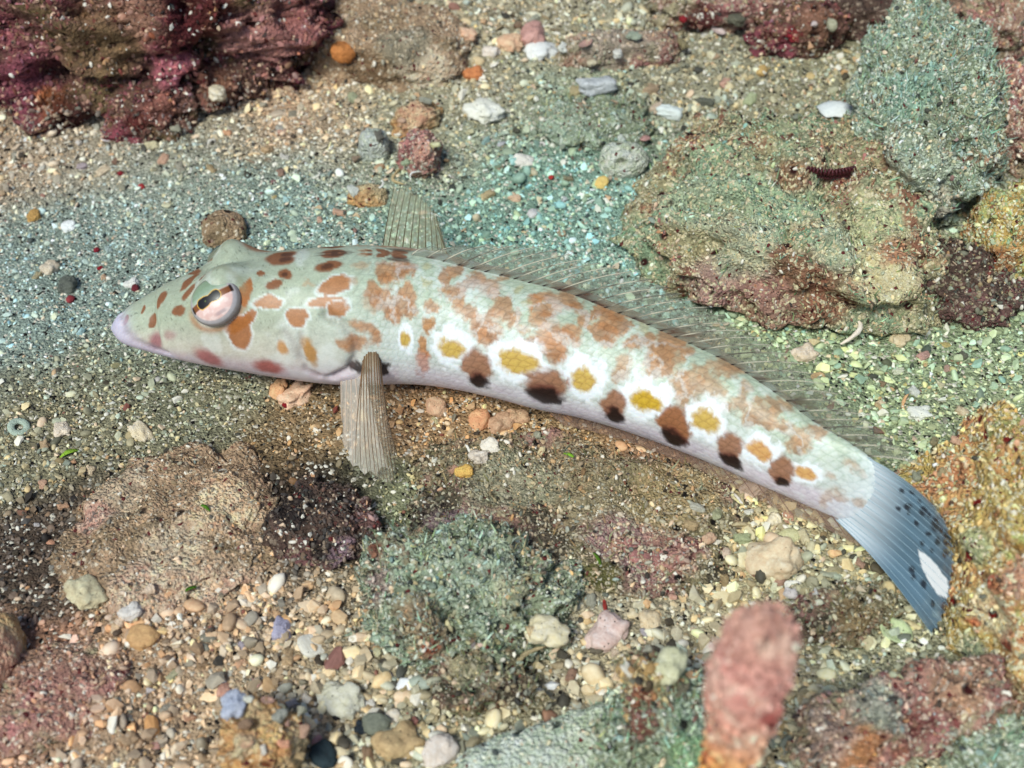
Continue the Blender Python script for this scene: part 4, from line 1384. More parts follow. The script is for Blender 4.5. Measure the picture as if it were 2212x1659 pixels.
def make_eye(parent, i, j, near=True):
    P, n = BODY2[i, j], NRM[i, j]
    fwd = TAN[i]
    e1 = fwd - n * np.dot(fwd, n)
    e1 /= np.linalg.norm(e1)
    e2 = UPR[i] - n * np.dot(UPR[i], n) - e1 * np.dot(UPR[i] - n * np.dot(UPR[i], n), e1)
    e2 /= np.linalg.norm(e2)
    a = math.radians(27)
    f1, f2 = e1 * math.cos(a) + e2 * math.sin(a), e2 * math.cos(a) - e1 * math.sin(a)
    v, f = ico(6)
    x, y, z = v[:, 0], v[:, 1], v[:, 2]
    W = P - n * EYE_R * 0.27 + (f1 * (x * EYE_R * 1.04)[:, None] + f2 * (y * EYE_R * 0.94)[:, None] + n * (z * EYE_R * 0.52)[:, None])
    m = bpy.data.materials.get('eye_surface')
    if not m:
        m, nt, b = new_mat('eye_surface')
        at = N(nt, 'ShaderNodeAttribute', attribute_name='col')
        tc = N(nt, 'ShaderNodeTexCoord')
        nn = noise(nt, tc.outputs['Object'], 160, 4)
        c = mix(nt, 0.2, at.outputs['Color'], ramp(nt, nn.outputs[0], ((0.3, (0.3, 0.3, 0.3)), (0.7, (0.7, 0.7, 0.7)))), 'OVERLAY')
        nt.links.new(c, b.inputs['Base Color'])
        b.inputs['Roughness'].default_value = 0.38
        b.inputs['Coat Weight'].default_value = 0.06
        b.inputs['Coat Roughness'].default_value = 0.08
    o = mesh_obj('eye', W, f, m, parent)
    c = eye_colour(x / 0.97, y / 0.97)
    add_col(o.data, np.clip(c, 0.003, 0.95))
    if near:
        tag(o, 'pinkish silver eye with a dark dumbbell slit pupil')
    return o


# ---- fins
def fin_mat(name, alpha, through=0.35):
    m, nt, b = new_mat(name)
    at = N(nt, 'ShaderNodeAttribute', attribute_name='col')
    tr = N(nt, 'ShaderNodeBsdfTransparent')
    tl_ = N(nt, 'ShaderNodeBsdfTranslucent')
    nt.links.new(at.outputs['Color'], tl_.inputs[0])
    nt.links.new(at.outputs['Color'], b.inputs['Base Color'])
    b.inputs['Roughness'].default_value = 0.4
    m1, m2 = N(nt, 'ShaderNodeMixShader'), N(nt, 'ShaderNodeMixShader')
    m1.inputs[0].default_value = through
    nt.links.new(b.outputs[0], m1.inputs[1]); nt.links.new(tl_.outputs[0], m1.inputs[2])
    al = N(nt, 'ShaderNodeMath', operation='MULTIPLY')
    nt.links.new(at.outputs['Alpha'], al.inputs[0]); al.inputs[1].default_value = alpha
    nt.links.new(al.outputs[0], m2.inputs[0])
    nt.links.new(tr.outputs[0], m2.inputs[1]); nt.links.new(m1.outputs[0], m2.inputs[2])
    nt.links.new(m2.outputs[0], nt.nodes['Material Output'].inputs[0])
    return m


M_FIN = fin_mat('fin_membrane', 0.62)
M_DORSAL = fin_mat('dorsal_membrane', 0.8)
M_TAIL = fin_mat('tail_membrane', 0.96, 0.06)
M_RAY = attr_mat('fin_ray', 'col', 'GEOMETRY', 0.45, 120, 0.2, 0.0)


def tube(pts, r0, r1, m=6):
    pts = np.asarray(pts)
    n = len(pts)
    t = np.gradient(pts, axis=0)
    t /= np.linalg.norm(t, axis=1, keepdims=True) + 1e-12
    ref = np.array([0.31, 0.17, 0.93])
    a = np.cross(t, ref); a /= np.linalg.norm(a, axis=1, keepdims=True)
    b = np.cross(t, a)
    r = np.linspace(r0, r1, n)[:, None]
    V = []
    for j in range(m):
        an = 2 * math.pi * j / m
        V.append(pts + a * r * math.cos(an) + b * r * math.sin(an))
    V = np.stack(V, 1).reshape(-1, 3)
    F = []
    for i in range(n - 1):
        for j in range(m):
            F.append((i * m + j, i * m + (j + 1) % m, (i + 1) * m + (j + 1) % m, (i + 1) * m + j))
    F.append(tuple(range(m - 1, -1, -1)))
    F.append(tuple((n - 1) * m + j for j in range(m)))
    return V, F


def make_fin(name, parent, base, tip, bulge, mat, colf, rayc, rr=0.0016, rows=14, notch=0.0, subd=4, wave=0.0):
    """base and tip of every ray, in order; bulge(k, v) gives the bend of a ray"""
    base, tip = np.asarray(base, float), np.asarray(tip, float)
    n = len(base)
    kk = np.linspace(0, n - 1, (n - 1) * subd + 1)
    def rayline(k, vmax=1.0):
        i = int(min(math.floor(k), n - 2)); f = k - i
        b0 = base[i] * (1 - f) + base[i + 1] * f
        t0 = tip[i] * (1 - f) + tip[i + 1] * f
        v = np.linspace(0, vmax, rows)[:, None]
        return b0 + (t0 - b0) * v + bulge(k / (n - 1), v)
    G = []
    for k in kk:
        f = k - math.floor(k)
        dip = 1 - notch * math.sin(math.pi * f) if 0 < f < 1 else 1.0
        G.append(rayline(k, dip))
    G = np.array(G)
    nk = len(kk)
    if wave:
        nn = np.cross(np.gradient(G, axis=0), np.gradient(G, axis=1))
        nn /= np.linalg.norm(nn, axis=2, keepdims=True) + 1e-12
        G = G + nn * (wave * np.sin(kk * 2 * math.pi)[:, None, None] * np.linspace(0, 1, rows)[None, :, None])
    idx = np.arange(nk * rows).reshape(nk, rows)
    F = np.stack([idx[:-1, :-1].ravel(), idx[1:, :-1].ravel(), idx[1:, 1:].ravel(), idx[:-1, 1:].ravel()], 1)
    o = mesh_obj(name, G.reshape(-1, 3), F, mat, parent)
    KK = np.repeat(kk[:, None] / (n - 1), rows, 1).ravel()
    VV = np.repeat(np.linspace(0, 1, rows)[None, :], nk, 0).ravel()
    add_col(o.data, colf(KK, VV, G.reshape(-1, 3)))
    for k in range(n):
        L = rayline(k)
        V, Fr = tube(L, rr, rr * 0.35)
        r = mesh_obj('fin_ray', V, Fr, M_RAY, o)
        add_col(r.data, np.clip(rayc(k / (n - 1), np.repeat(np.linspace(0, 1, rows), 6)), 0.004, 0.95))
    return o


def const_col(rgb, alpha=1.0):
    def f(K, V, P):
        c = np.ones((len(K), 4))
        c[:, :3] = lin(rgb)
        c[:, 3] = alpha
        return c
    return f


def make_fish():
    root = bpy.data.objects.new('fish', None)
    COL.objects.link(root)
    tag(root, 'slender pale fish with orange brown blotches and yellow spots resting on the rubble', 'fish')
    make_body(root)
    make_eye(root, EI, EJ)
    make_eye(root, EI, (NT - EJ) % NT, False)
    zero = lambda k, v: 0 * v * np.zeros(3)
    # dorsal fin, rays swept back
    i0 = int(np.argmin(np.abs(mid[:, 0] - 880))); i1 = int(np.argmin(np.abs(_uv[:, 0, 0] - 1870)))
    st_i = np.linspace(i0, i1, 33).astype(int)
    bs = BODY2[st_i, 0] - UPR[st_i] * 0.004
    kf = np.linspace(0, 1, 33)
    hgt = 0.052 * sstep(-0.02, 0.13, kf) * (1 - 0.25 * sstep(0.3, 0.8, kf) - 0.35 * sstep(0.8, 1.0, kf)) + 0.010
    swp = 0.105 * sstep(-0.05, 0.15, kf) * (1 - 0.35 * sstep(0.5, 1.0, kf)) + 0.01
    tipd = bs + UPR[st_i] * hgt[:, None] + TAN[st_i] * swp[:, None] - SDR[st_i] * 0.012
    def dcol(K, V, P):
        c = np.ones((len(K), 4))
        base = lin((158, 160, 142)) * (1 - 0.2 * V[:, None])
        nz = fbm(np.stack([K * 60, V * 3.0, K * 0], 1), 3, 7)
        spots = sstep(0.15, 0.4, nz) * (0.35 + 0.65 * sstep(0.5, 0.1, V))
        c[:, :3] = base * (1 - spots[:, None]) + lin((96, 66, 52)) * spots[:, None]
        c[:, 3] = np.clip(0.62 + 0.33 * spots - 0.2 * sstep(.7, 1, V), 0, 1)
        return c
    def dray(k, V):
        nz = fbm(np.stack([V * 0 + k * 41, V * 4.5, V * 0], 1), 2, 9)
        m = np.maximum(0.85 * sstep(0.2, 0.4, nz), np.maximum(1.0 * sstep(0.20, 0.10, V), 0.9 * sstep(0.07, 0.03, np.abs(V - 0.52)) * (int(k * 32 + .5) % 2)))[:, None]
        return lin((186, 180, 160)) * (1 - m) + lin((40, 30, 26)) * m
    make_fin('dorsal_fin', root, bs, tipd, lambda k, v: 0.006 * np.sin(v * math.pi) * np.array([0, 0, 1.0]), M_DORSAL, dcol, dray, 0.0012, 14, 0.12, 4, 0.004)
    # anal fin
    j0 = int(np.argmin(np.abs(mid[:, 0] - 1190))); j1 = int(np.argmin(np.abs(mid[:, 0] - 1860)))
    st_a = np.linspace(j0, j1, 18).astype(int)
    jj = int(NT * 0.455)
    ba = BODY2[st_a, jj] + UPR[st_a] * 0.008
    ta = ba - UPR[st_a] * 0.026 + TAN[st_a] * 0.050 + SDR[st_a] * 0.004
    ta[:, 2] = np.maximum(ta[:, 2], 0.014)
    make_fin('anal_fin', root, ba, ta, zero, M_FIN, const_col((178, 146, 128), 0.7), lambda k, V: np.tile(lin((120, 92, 80)), (len(V), 1)), 0.0010, 8, 0.05)
    # near pectoral fin: hangs from the flank and spreads down to the sand
    pb = [(784, 784), (785, 776), (788, 769), (792, 763), (797, 759), (802, 757), (807, 757), (812, 760), (816, 765), (819, 771), (821, 778), (822, 786)]
    pt = [(768, 1000, .020), (780, 1014, .018), (794, 1022, .016), (803, 1030, .015), (812, 1036, .016), (821, 1040, .018), (830, 1043, .020), (838, 1045, .023), (846, 1045, .026), (852, 1040, .030), (856, 1020, .036), (858, 985, .042)]
    pb3 = [BODY2[spot(*p)] - NRM[spot(*p)] * 0.002 for p in pb]
    pt3 = [on_ground(a, b, c) for a, b, c in pt]
    def pcol(K, V, P):
        c = np.ones((len(K), 4))
        m = sstep(0.25, 0.0, V)[:, None]
        c[:, :3] = lin((226, 220, 198)) * (1 - m) + lin((190, 160, 120)) * m
        c[:, 3] = 0.42 + 0.45 * sstep(0.30, 0.02, V)
        return c
    def pray(k, V):
        return np.tile(lin((104, 78, 54)), (len(V), 1)) * (1.3 - 0.3 * V[:, None])
    make_fin('pectoral_fin', root, pb3, pt3, lambda k, v: 0.03 * np.sin(v * math.pi) * np.array([0.0, -0.8, 0.5]), M_FIN, pcol, pray, 0.0010, 16, 0.03, 3, 0.002)
    # fin base fold
    # pelvic fin, whitish, in front of and under the pectoral
    vb = [(738, 824), (748, 824), (758, 822), (768, 820), (778, 816), (788, 812)]
    vt = [(738, 910, .02), (745, 970, .012), (762, 1008, .010), (788, 1026, .010), (814, 1028, .012), (838, 1012, .014)]
    vb3 = [BODY2[spot(*p)] + UPR[spot(*p)[0]] * 0.004 for p in vb]
    vt3 = [on_ground(*p) for p in vt]
    make_fin('pelvic_fin', root, vb3, vt3, lambda k, v: 0.015 * np.sin(v * math.pi) * np.array([0, -0.5, -0.2]), M_TAIL, const_col((236, 228, 216), 0.40), lambda k, V: np.tile(lin((190, 172, 156)), (len(V), 1)), 0.0013, 12, 0.06, 4, 0.003)
    # far pelvic fin
    fb3 = [BODY2[spot(*p)[0], (NT - spot(*p)[1]) % NT] for p in vb]
    ft3 = [q + TAN[int(NS * .3)] * 0.06 + np.array([0, 0.10, -0.02]) for q in fb3]
    for q in ft3:
        q[2] = max(0.015, q[2] - 0.03)
    make_fin('pelvic_fin', root, fb3, ft3, zero, M_TAIL, const_col((226, 214, 206), 0.85), lambda k, V: np.tile(lin((214, 206, 200)), (len(V), 1)), 0.0026, 8, 0.04, 3)
    # far pectoral fin, raised above the back
    fi = [spot(*p) for p in pb]
    gb3 = [BODY2[min(NS - 1, i + 14 + 5 * k), (NT - j) % NT] for k, (i, j) in enumerate(fi)]
    tp = resample([(852, 402), (872, 402), (895, 412), (915, 428), (932, 446), (944, 468), (944, 490)], 12)
    gt3 = [at_z(a, b, 0.17) for a, b in tp]
    make_fin('pectoral_fin', root, gb3, gt3, lambda k, v: 0.02 * np.sin(v * math.pi) * np.array([0, 0.3, 0.6]), M_FIN, const_col((204, 198, 164), 0.7), lambda k, V: np.tile(lin((86, 76, 54)), (len(V), 1)) * (1.25 - 0.4 * V[:, None]), 0.0014, 14, 0.05, 4, 0.003)
    # tail fin
    up_i, lo_i = 4, NT // 2 - 6
    nb = 17
    ends = []
    for k in range(nb):
        j = k / (nb - 1)
        rr_ = math.cos(math.pi * j)
        ends.append(CEN[NS - 45] + UPR[NS - 45] * rr_ * b_h[NS - 45] * 0.90)
    trail = resample([(2022, 1098), (2046, 1132), (2058, 1172), (2062, 1212), (2056, 1262), (2048, 1310), (2034, 1345), (2014, 1372)], nb)
    zt = np.interp(np.linspace(0, 1, nb), [0, .25, .5, .75, 1], [.19, .17, .13, .085, .05])
    tips = [at_z(a, b, max(z, gz(*at_z(a, b, z)[:2]) + 0.03)) for (a, b), z in zip(trail, zt)]
    spots_t = [(1050, 580, 24, 18), (1160, 605, 24, 28), (1240, 700, 26, 42), (1320, 800, 22, 48), (1255, 815, 14, 26), (1110, 690, 14, 16), (1190, 760, 16, 14), (1160, 1110, 20, 26), (1222, 1240, 12, 24), (1080, 1010, 18, 22), (1305, 900, 16, 24), (1300, 1270, 14, 30), (1010, 470, 18, 14), (1080, 480, 16, 14), (985, 590, 16, 14), (1090, 1060, 14, 18), (1130, 540, 14, 12), (1200, 640, 14, 18), (1280, 740, 14, 22), (1335, 870, 14, 26), (1215, 880, 12, 14), (1150, 830, 12, 12), (1060, 620, 12, 12)]
    L = lambda x, y: (1630.3 + x * .31443, 912.9 + y * .31443)
    streak = [L(1130, 880), L(1205, 930), L(1275, 1010), L(1332, 1095), L(1325, 1215), L(1265, 1195), L(1190, 1085), L(1140, 980)]
    def tcol(K, V, P):
        c = np.ones((len(K), 4))
        col_ = lin((218, 226, 232)) * (1 - sstep(.12, .62, V)[:, None]) + lin((96, 124, 142)) * sstep(.12, .62, V)[:, None]
        col_ = col_ * (1 + 0.25 * fbm(np.stack([K * 40, V * 3, K * 0], 1), 3, 5))[:, None]
        uv = project(P)
        uv = uv + 3 * np.stack([fbm(np.stack([K * 30, V * 12, K * 0], 1), 2, 1), fbm(np.stack([K * 30, V * 12, K * 0], 1), 2, 4)], 1)
        for x, y, rx, ry in spots_t:
            q = L(x, y)
            d = np.sqrt(((uv[:, 0] - q[0]) / (rx * .38)) ** 2 + ((uv[:, 1] - q[1]) / (ry * .38)) ** 2)
            m = sstep(1.3, 0.7, d)[:, None] * 0.92
            col_ = col_ * (1 - m) + lin((30, 34, 46)) * m
        ins = np.zeros(len(K), bool)
        jag = 14 * vnoise(np.stack([np.floor(K * 90), K * 0, K * 0], 1) + .5, 8)      # ragged ends along the rays
        px, py = uv[:, 0] + jag * 0.5, uv[:, 1] + jag * 0.86
        q = streak
        for a in range(len(q)):
            (x1, y1), (x2, y2) = q[a], q[(a + 1) % len(q)]
            cr = ((y1 > py) != (y2 > py)) & (px < (x2 - x1) * (py - y1) / (y2 - y1 + 1e-9) + x1)
            ins ^= cr
        col_[ins] = lin((250, 252, 255))
        c[:, :3] = np.clip(col_, 0.004, 0.96)
        c[:, 3] = 1.0 - 0.35 * sstep(0.75, 1.0, V) * (~ins)
        return c
    make_fin('tail_fin', root, ends, tips, lambda k, v: 0.012 * np.sin(v * math.pi) * (-SDR[NS - 6]), M_TAIL, tcol, lambda k, V: np.tile(lin((150, 174, 186)), (len(V), 1)), 0.0007, 70, 0.02, 9)
    return root


FISH = make_fish()

# ------------------------------------------------------------------ small things lying about
SURF_ALL = np.concatenate(SURF)
SURF_UV = project(SURF_ALL)
SURF_D = (SURF_ALL - CAM) @ FWD


def hit(px, py):
    """the uppermost surface (rock or bed) at a measured place"""
    g = on_ground(px, py)
    m = (np.abs(SURF_UV[:, 0] - px) < 9) & (np.abs(SURF_UV[:, 1] - py) < 9)
    if m.any():
        k = np.nonzero(m)[0]
        k = k[np.argmin(SURF_D[k])]
        if SURF_D[k] < (g - CAM) @ FWD:
            q = at_z(px, py, float(SURF_ALL[k, 2]))
            return q
    return g


LIB = {}


def lib(kind, n=3):
    """a few shared meshes of every kind of small thing"""
    if kind not in LIB:
        out = []
        for k in range(n):
            if kind == 'pebble': v, f = pebble_shape(k + 20, 4, (1, .82, .62), .42, 1.6, 2.6)
            elif kind == 'chip': v, f = pebble_shape(k + 40, 4, (1, .7, .45), .55, 1.5, 4.5)
            elif kind == 'shell': v, f = shell_shape(k + 3)
            elif kind == 'cone': v, f = cone_shape(4)
            elif kind == 'stick':
                v, f = stick_shape(k + 60, (.1, .45, .7)[k], (.2, .17, .13)[k])
            elif kind == 'disc': v, f = pebble_shape(k + 80, 4, (1, 1, .28), .08, 1.2, 3.0)
            elif kind == 'crumb': v, f = pebble_shape(k + 90, 3, (1, .75, .7), .35, 1.2, 2.2)
            elif kind == 'ring':
                v, f = [], []
                a, b = 28, 12
                for i in range(a):
                    for j in range(b):
                        s, t = 2 * math.pi * i / a, 2 * math.pi * j / b
                        rr = .68 + .32 * math.cos(t)
                        v.append((rr * math.cos(s), rr * math.sin(s), .2 * math.sin(t)))
                        f.append((i * b + j, ((i + 1) % a) * b + j, ((i + 1) % a) * b + (j + 1) % b, i * b + (j + 1) % b))
                v = np.array(v)
            elif kind == 'blade': 
                v, f = [], []
                for side in (1, -1):
                    for i in range(6):
                        h = i / 5
                        w = .22 * math.sin(math.pi * (0.15 + .8 * h)) + .02
                        for s in (-1, 1):
                            v.append((h * 1.6 - .8, s * w, .25 * math.sin(h * 3) + .03 * side))
                for side in (0, 12):
                    for i in range(5):
                        q = (side + 2 * i, side + 2 * i + 1, side + 2 * i + 3, side + 2 * i + 2)
                        f.append(q if side == 0 else q[::-1])
                for i in range(5):
                    f.append((2 * i, 2 * i + 2, 14 + 2 * i, 12 + 2 * i)); f.append((2 * i + 1, 13 + 2 * i, 15 + 2 * i, 2 * i + 3))
                v = np.array(v)
            me = bpy.data.meshes.new(kind)
            me.from_pydata(np.asarray(v).tolist(), [], [list(map(int, q)) for q in f])
            me.polygons.foreach_set('use_smooth', [True] * len(me.polygons))
            me.materials.append(M_PEB)
            out.append(me)
        LIB[kind] = out
    return LIB[kind]


NAMES = {'pebble': ('pebble', 'pebble'), 'chip': ('shell_chip', 'shell'), 'shell': ('broken_shell', 'shell'), 'cone': ('cone_shell', 'shell'), 'stick': ('coral_twig', 'coral'),
         'disc': ('shell_disc', 'shell'), 'crumb': ('red_crumb', 'crumb'), 'ring': ('ring_shell', 'shell'), 'blade': ('algae_blade', 'algae')}
prng = np.random.default_rng(77)


def small(kind, px, py, size, colour, label, aspect=1.0, ang=None, group=None, lie=None, name=None):
    q = hit(px, py)
    s = size * upp(q) * (0.58 if kind == 'crumb' else 1.0)
    me = lib(kind)[int(prng.integers(3))]
    nm, cat = NAMES[kind]
    o = bpy.data.objects.new(name or nm, me)
    COL.objects.link(o)
    lift = {'pebble': .16, 'chip': .14, 'shell': .08, 'cone': .28, 'stick': .08, 'disc': .16, 'crumb': .4, 'ring': .2, 'blade': .2}[kind]
    o.location = (q[0], q[1], q[2] + s * lift)
    rx, ry = prng.normal(0, .22), prng.normal(0, .22)
    if kind == 'cone':
        rx, ry = 1.35 + prng.normal(0, .25), 0.0
    if kind == 'disc' or kind == 'ring':
        rx, ry = 0.35, 0.0
    if kind == 'shell' and prng.random() < .5:
        rx += math.pi
    o.rotation_euler = (rx, ry, prng.uniform(0, 6.28) if ang is None else math.radians(ang))
    o.scale = (s, s * aspect, s * (0.5 + 0.5 * aspect))
    c = lin(colour)
    if group:                                   # silt of the bed clings to the loose bits
        c = 0.72 * c + 0.28 * zone(np.array([q[0]]), np.array([q[1]]))[0][0]
    o.color = (*c, 1)
    tag(o, label, cat, group)
    return o


HAND = [
    ('disc', 675, 1397, 31, (236, 230, 216), 'round white flat shell disc on the gravel near the green turf rock'),
    ('pebble', 505, 1527, 33, (186, 192, 208), 'smooth lavender grey pebble beside the orange tan stone'),
    ('chip', 610, 1362, 26, (186, 182, 204), 'lilac shell chip at the lower edge of the dark mound'),
    ('chip', 185, 1287, 44, (206, 194, 160), 'cream angular block at the lower corner of the tan rock'),
    ('cone', 322, 1278, 20, (232, 206, 182), 'upright pale cone shell under the tan rock'),
    ('cone', 262, 1345, 20, (226, 200, 176), 'pale cone shell lying between pink rock and tan rock'),
    ('pebble', 282, 1325, 24, (230, 222, 214), 'whitish knobbly coral bit below the upright cone shell'),
    ('pebble', 312, 1382, 34, (206, 164, 116), 'tan egg shaped pebble in the peach gravel'),
    ('stick', 1845, 712, 48, (244, 230, 214), 'white bone shaped shell fragment beside the large crusted rock'),
    ('shell', 1810, 238, 50, (226, 230, 228), 'white jagged shell lying before the green mound'),
    ('stick', 893, 377, 17, (240, 236, 228), 'short white coral twig below the pink rubble stub'),
    ('stick', 822, 402, 18, (236, 232, 224), 'curved white coral twig beside the orange brown pebble'),
    ('stick', 678, 385, 20, (226, 224, 210), 'white coral twig on the grey gravel above the fish head'),
    ('stick', 855, 385, 30, (186, 166, 126), 'thin tan twig lying between two white twigs'),
    ('stick', 1306, 1312, 28, (176, 62, 56), 'red tube fragment lying above the pink pitted pebble'),
    ('pebble', 1312, 1374, 46, (222, 196, 188), 'pinkish white oval pitted pebble under the red tube fragment'),
    ('chip', 1402, 1345, 28, (232, 210, 176), 'cream lumpy chip next to the pink pitted pebble'),
    ('stick', 1425, 1376, 18, (240, 238, 226), 'short white rod beside the cream lumpy chip'),
    ('pebble', 1445, 1440, 40, (206, 204, 170), 'pale greenish pebble between pitted pebble and finger coral'),
    ('chip', 1178, 1368, 42, (232, 220, 188), 'long pale chip lying above the stubby tan branch'),
    ('cone', 1148, 1366, 22, (226, 200, 158), 'small tan cone shell touching the long pale chip'),
    ('stick', 1138, 1425, 48, (178, 162, 126), 'stubby tan coral branch over the dark hollow'),
    ('cone', 1668, 1130, 26, (242, 228, 198), 'cream triangular cone shell below the anal fin'),
    ('shell', 1702, 1162, 30, (214, 210, 164), 'pale yellow broken shell below the cream cone shell'),
    ('pebble', 1664, 1218, 58, (222, 200, 168), 'largest oval cream pebble in the gravel below the fish'),
    ('stick', 1720, 1232, 30, (216, 208, 178), 'thin pale stick against the largest oval cream pebble'),
    ('shell', 1711, 1268, 20, (250, 246, 236), 'bright white shell sliver below the thin pale stick'),
    ('shell', 1934, 1364, 40, (206, 220, 176), 'ribbed pale green clam half under the tail tip'),
    ('chip', 1624, 1056, 32, (240, 214, 192), 'pinkish white flat chip peeking from under the anal fin'),
    ('stick', 1595, 1078, 16, (246, 236, 222), 'small white stick beside the pinkish white flat chip'),
    ('pebble', 1738, 768, 26, (234, 214, 190), 'cream pebble at the foot of the large crusted rock'),
    ('pebble', 1943, 737, 22, (226, 206, 170), 'cream round pebble right of the white bone shaped fragment'),
    ('stick', 1953, 872, 24, (228, 176, 130), 'orange stick on the gravel beyond the dorsal fin'),
    ('chip', 1986, 896, 22, (240, 240, 228), 'white chip beside the orange stick'),
    ('chip', 1131, 352, 20, (236, 230, 218), 'white chip on the gravel beyond the dorsal fin front'),
    ('stick', 1166, 346, 13, (240, 236, 222), 'tiny white rod beside a white chip behind the back'),
    ('pebble', 1300, 398, 17, (236, 204, 126), 'small yellow pebble in front of the porous coral lump'),
    ('pebble', 1003, 1022, 20, (230, 186, 104), 'small yellow pebble on the sand below the fish belly'),
    ('pebble', 1035, 912, 26, (226, 168, 126), 'peach pebble beside a dark gap under the fish belly'),
    ('pebble', 942, 882, 24, (222, 182, 150), 'pale peach pebble near the pectoral fin'),
    ('pebble', 1079, 918, 30, (206, 168, 138), 'brownish flat pebble beside the peach pebble'),
    ('pebble', 1118, 903, 24, (214, 176, 142), 'beige pebble close under the black belly blotch'),
    ('chip', 1059, 968, 22, (242, 232, 216), 'white angular chip below the brownish flat pebble'),
    ('pebble', 1032, 990, 22, (222, 208, 192), 'greyish white pebble beside the white angular chip'),
    ('stick', 1014, 974, 17, (246, 240, 228), 'tiny white sliver on the sand under the belly'),
    ('chip', 640, 857, 32, (236, 196, 166), 'peach white coral chip under the fish throat'),
    ('chip', 602, 846, 24, (228, 176, 132), 'orange coral chip touching the peach white chip'),
    ('crumb', 617, 878, 13, (140, 26, 36), 'dark red seed like crumb below the peach white chip'),
    ('crumb', 262, 377, 13, (140, 40, 48), 'bright red crumb on the sand below the purple rock'),
    ('crumb', 306, 405, 13, (170, 56, 58), 'dull red crumb below the bright red crumb'),
    ('crumb', 209, 542, 12, (140, 36, 50), 'dark red crumb on the grey sand before the fish eye'),
    ('crumb', 217, 581, 11, (150, 34, 44), 'small red crumb beside a black speck before the snout'),
    ('crumb', 292, 625, 18, (110, 40, 48), 'maroon crumb touching the fish snout ridge'),
    ('crumb', 153, 649, 18, (150, 60, 66), 'faded red crumb left of the fish snout'),
    ('chip', 149, 490, 18, (244, 246, 244), 'lone bright white chip on the grey sand'),
    ('pebble', 108, 581, 20, (216, 200, 178), 'cream oval pebble on the grey sand'),
    ('pebble', 146, 620, 24, (96, 100, 92), 'dark grey pebble on the sand before the snout'),
    ('pebble', 283, 616, 16, (232, 230, 222), 'white pebble next to the maroon crumb'),
    ('blade', 150, 984, 26, (150, 190, 60), 'bright yellow green algae blade on the grey sand'),
    ('blade', 445, 1100, 18, (84, 130, 30), 'green algae scrap on the pale tan rock'),
    ('blade', 410, 1277, 20, (70, 110, 24), 'dark green algae scrap low on the tan rock'),
    ('blade', 1228, 986, 18, (130, 180, 50), 'light green algae bud on the olive slab'),
    ('blade', 1290, 1212, 22, (90, 130, 34), 'green algae scrap at the lower edge of the olive slab'),
    ('pebble', 730, 1540, 20, (40, 38, 40), 'black pebble in the bottom gravel'),
    ('pebble', 700, 1638, 34, (44, 58, 64), 'large dark slate pebble at the bottom edge'),
    ('pebble', 785, 1573, 20, (40, 48, 56), 'dark blue grey pebble beside the flat grey pebble'),
    ('pebble', 814, 1568, 30, (122, 126, 112), 'flat grey pebble in the bottom gravel'),
    ('pebble', 862, 1610, 50, (196, 168, 126), 'big tan banded pebble at the bottom edge'),
    ('chip', 739, 1515, 46, (214, 210, 190), 'large off white angular block in the bottom gravel'),
    ('shell', 846, 1552, 24, (240, 226, 206), 'cream shell above the big tan banded pebble'),
    ('pebble', 948, 1628, 40, (226, 212, 200), 'pinkish white pebble beside the pale green slab'),
    ('ring', 42, 926, 24, (176, 192, 176), 'pale ring shaped shell at the left picture edge'),
    ('chip', 136, 930, 22, (236, 218, 196), 'pale triangular chip beside the ring shaped shell'),
    ('chip', 304, 938, 24, (230, 214, 186), 'cream chip at the top of the tan rock'),
    ('chip', 1099, 96, 30, (226, 186, 152), 'peach chip on the far gravel beside the pink pebble'),
    ('chip', 1167, 117, 34, (232, 232, 228), 'white flat chip left of the long pinkish rubble'),
    ('pebble', 1148, 84, 36, (196, 150, 140), 'pink pebble with pale top on the far gravel'),
    ('pebble', 1061, 115, 20, (238, 224, 210), 'white pebble beside the flat brownish slab'),
    ('pebble', 1022, 163, 21, (206, 132, 84), 'orange pebble on the gravel below the brownish slab'),
    ('chip', 1287, 191, 36, (186, 190, 192), 'lavender grey flat chip below the long pinkish rubble'),
    ('chip', 1043, 248, 40, (232, 230, 216), 'white pitted chip beside the peach rubble piece'),
    ('chip', 1446, 244, 26, (226, 234, 230), 'white chip above the porous coral lump'),
    ('pebble', 739, 117, 26, (196, 126, 70), 'orange stub on the edge of the brownish slab'),
    ('pebble', 1011, 76, 18, (232, 190, 160), 'peach pebble over the dark gap beside the slab'),
    ('crumb', 1475, 45, 18, (140, 36, 42), 'bright red crumb on the far gravel'),
    ('crumb', 1190, 385, 12, (186, 60, 56), 'red crumb on the teal gravel behind the dorsal fin'),
    ('crumb', 1925, 1210, 10, (150, 30, 36), 'dark red crumb left of the tail fin'),
    ('pebble', 75, 470, 18, (190, 150, 90), 'ochre pebble on the grey sand'),
    ('pebble', 470, 205, 22, (226, 214, 190), 'pale shell bead under the purple rock'),
]
for h in HAND:
    small(*h)

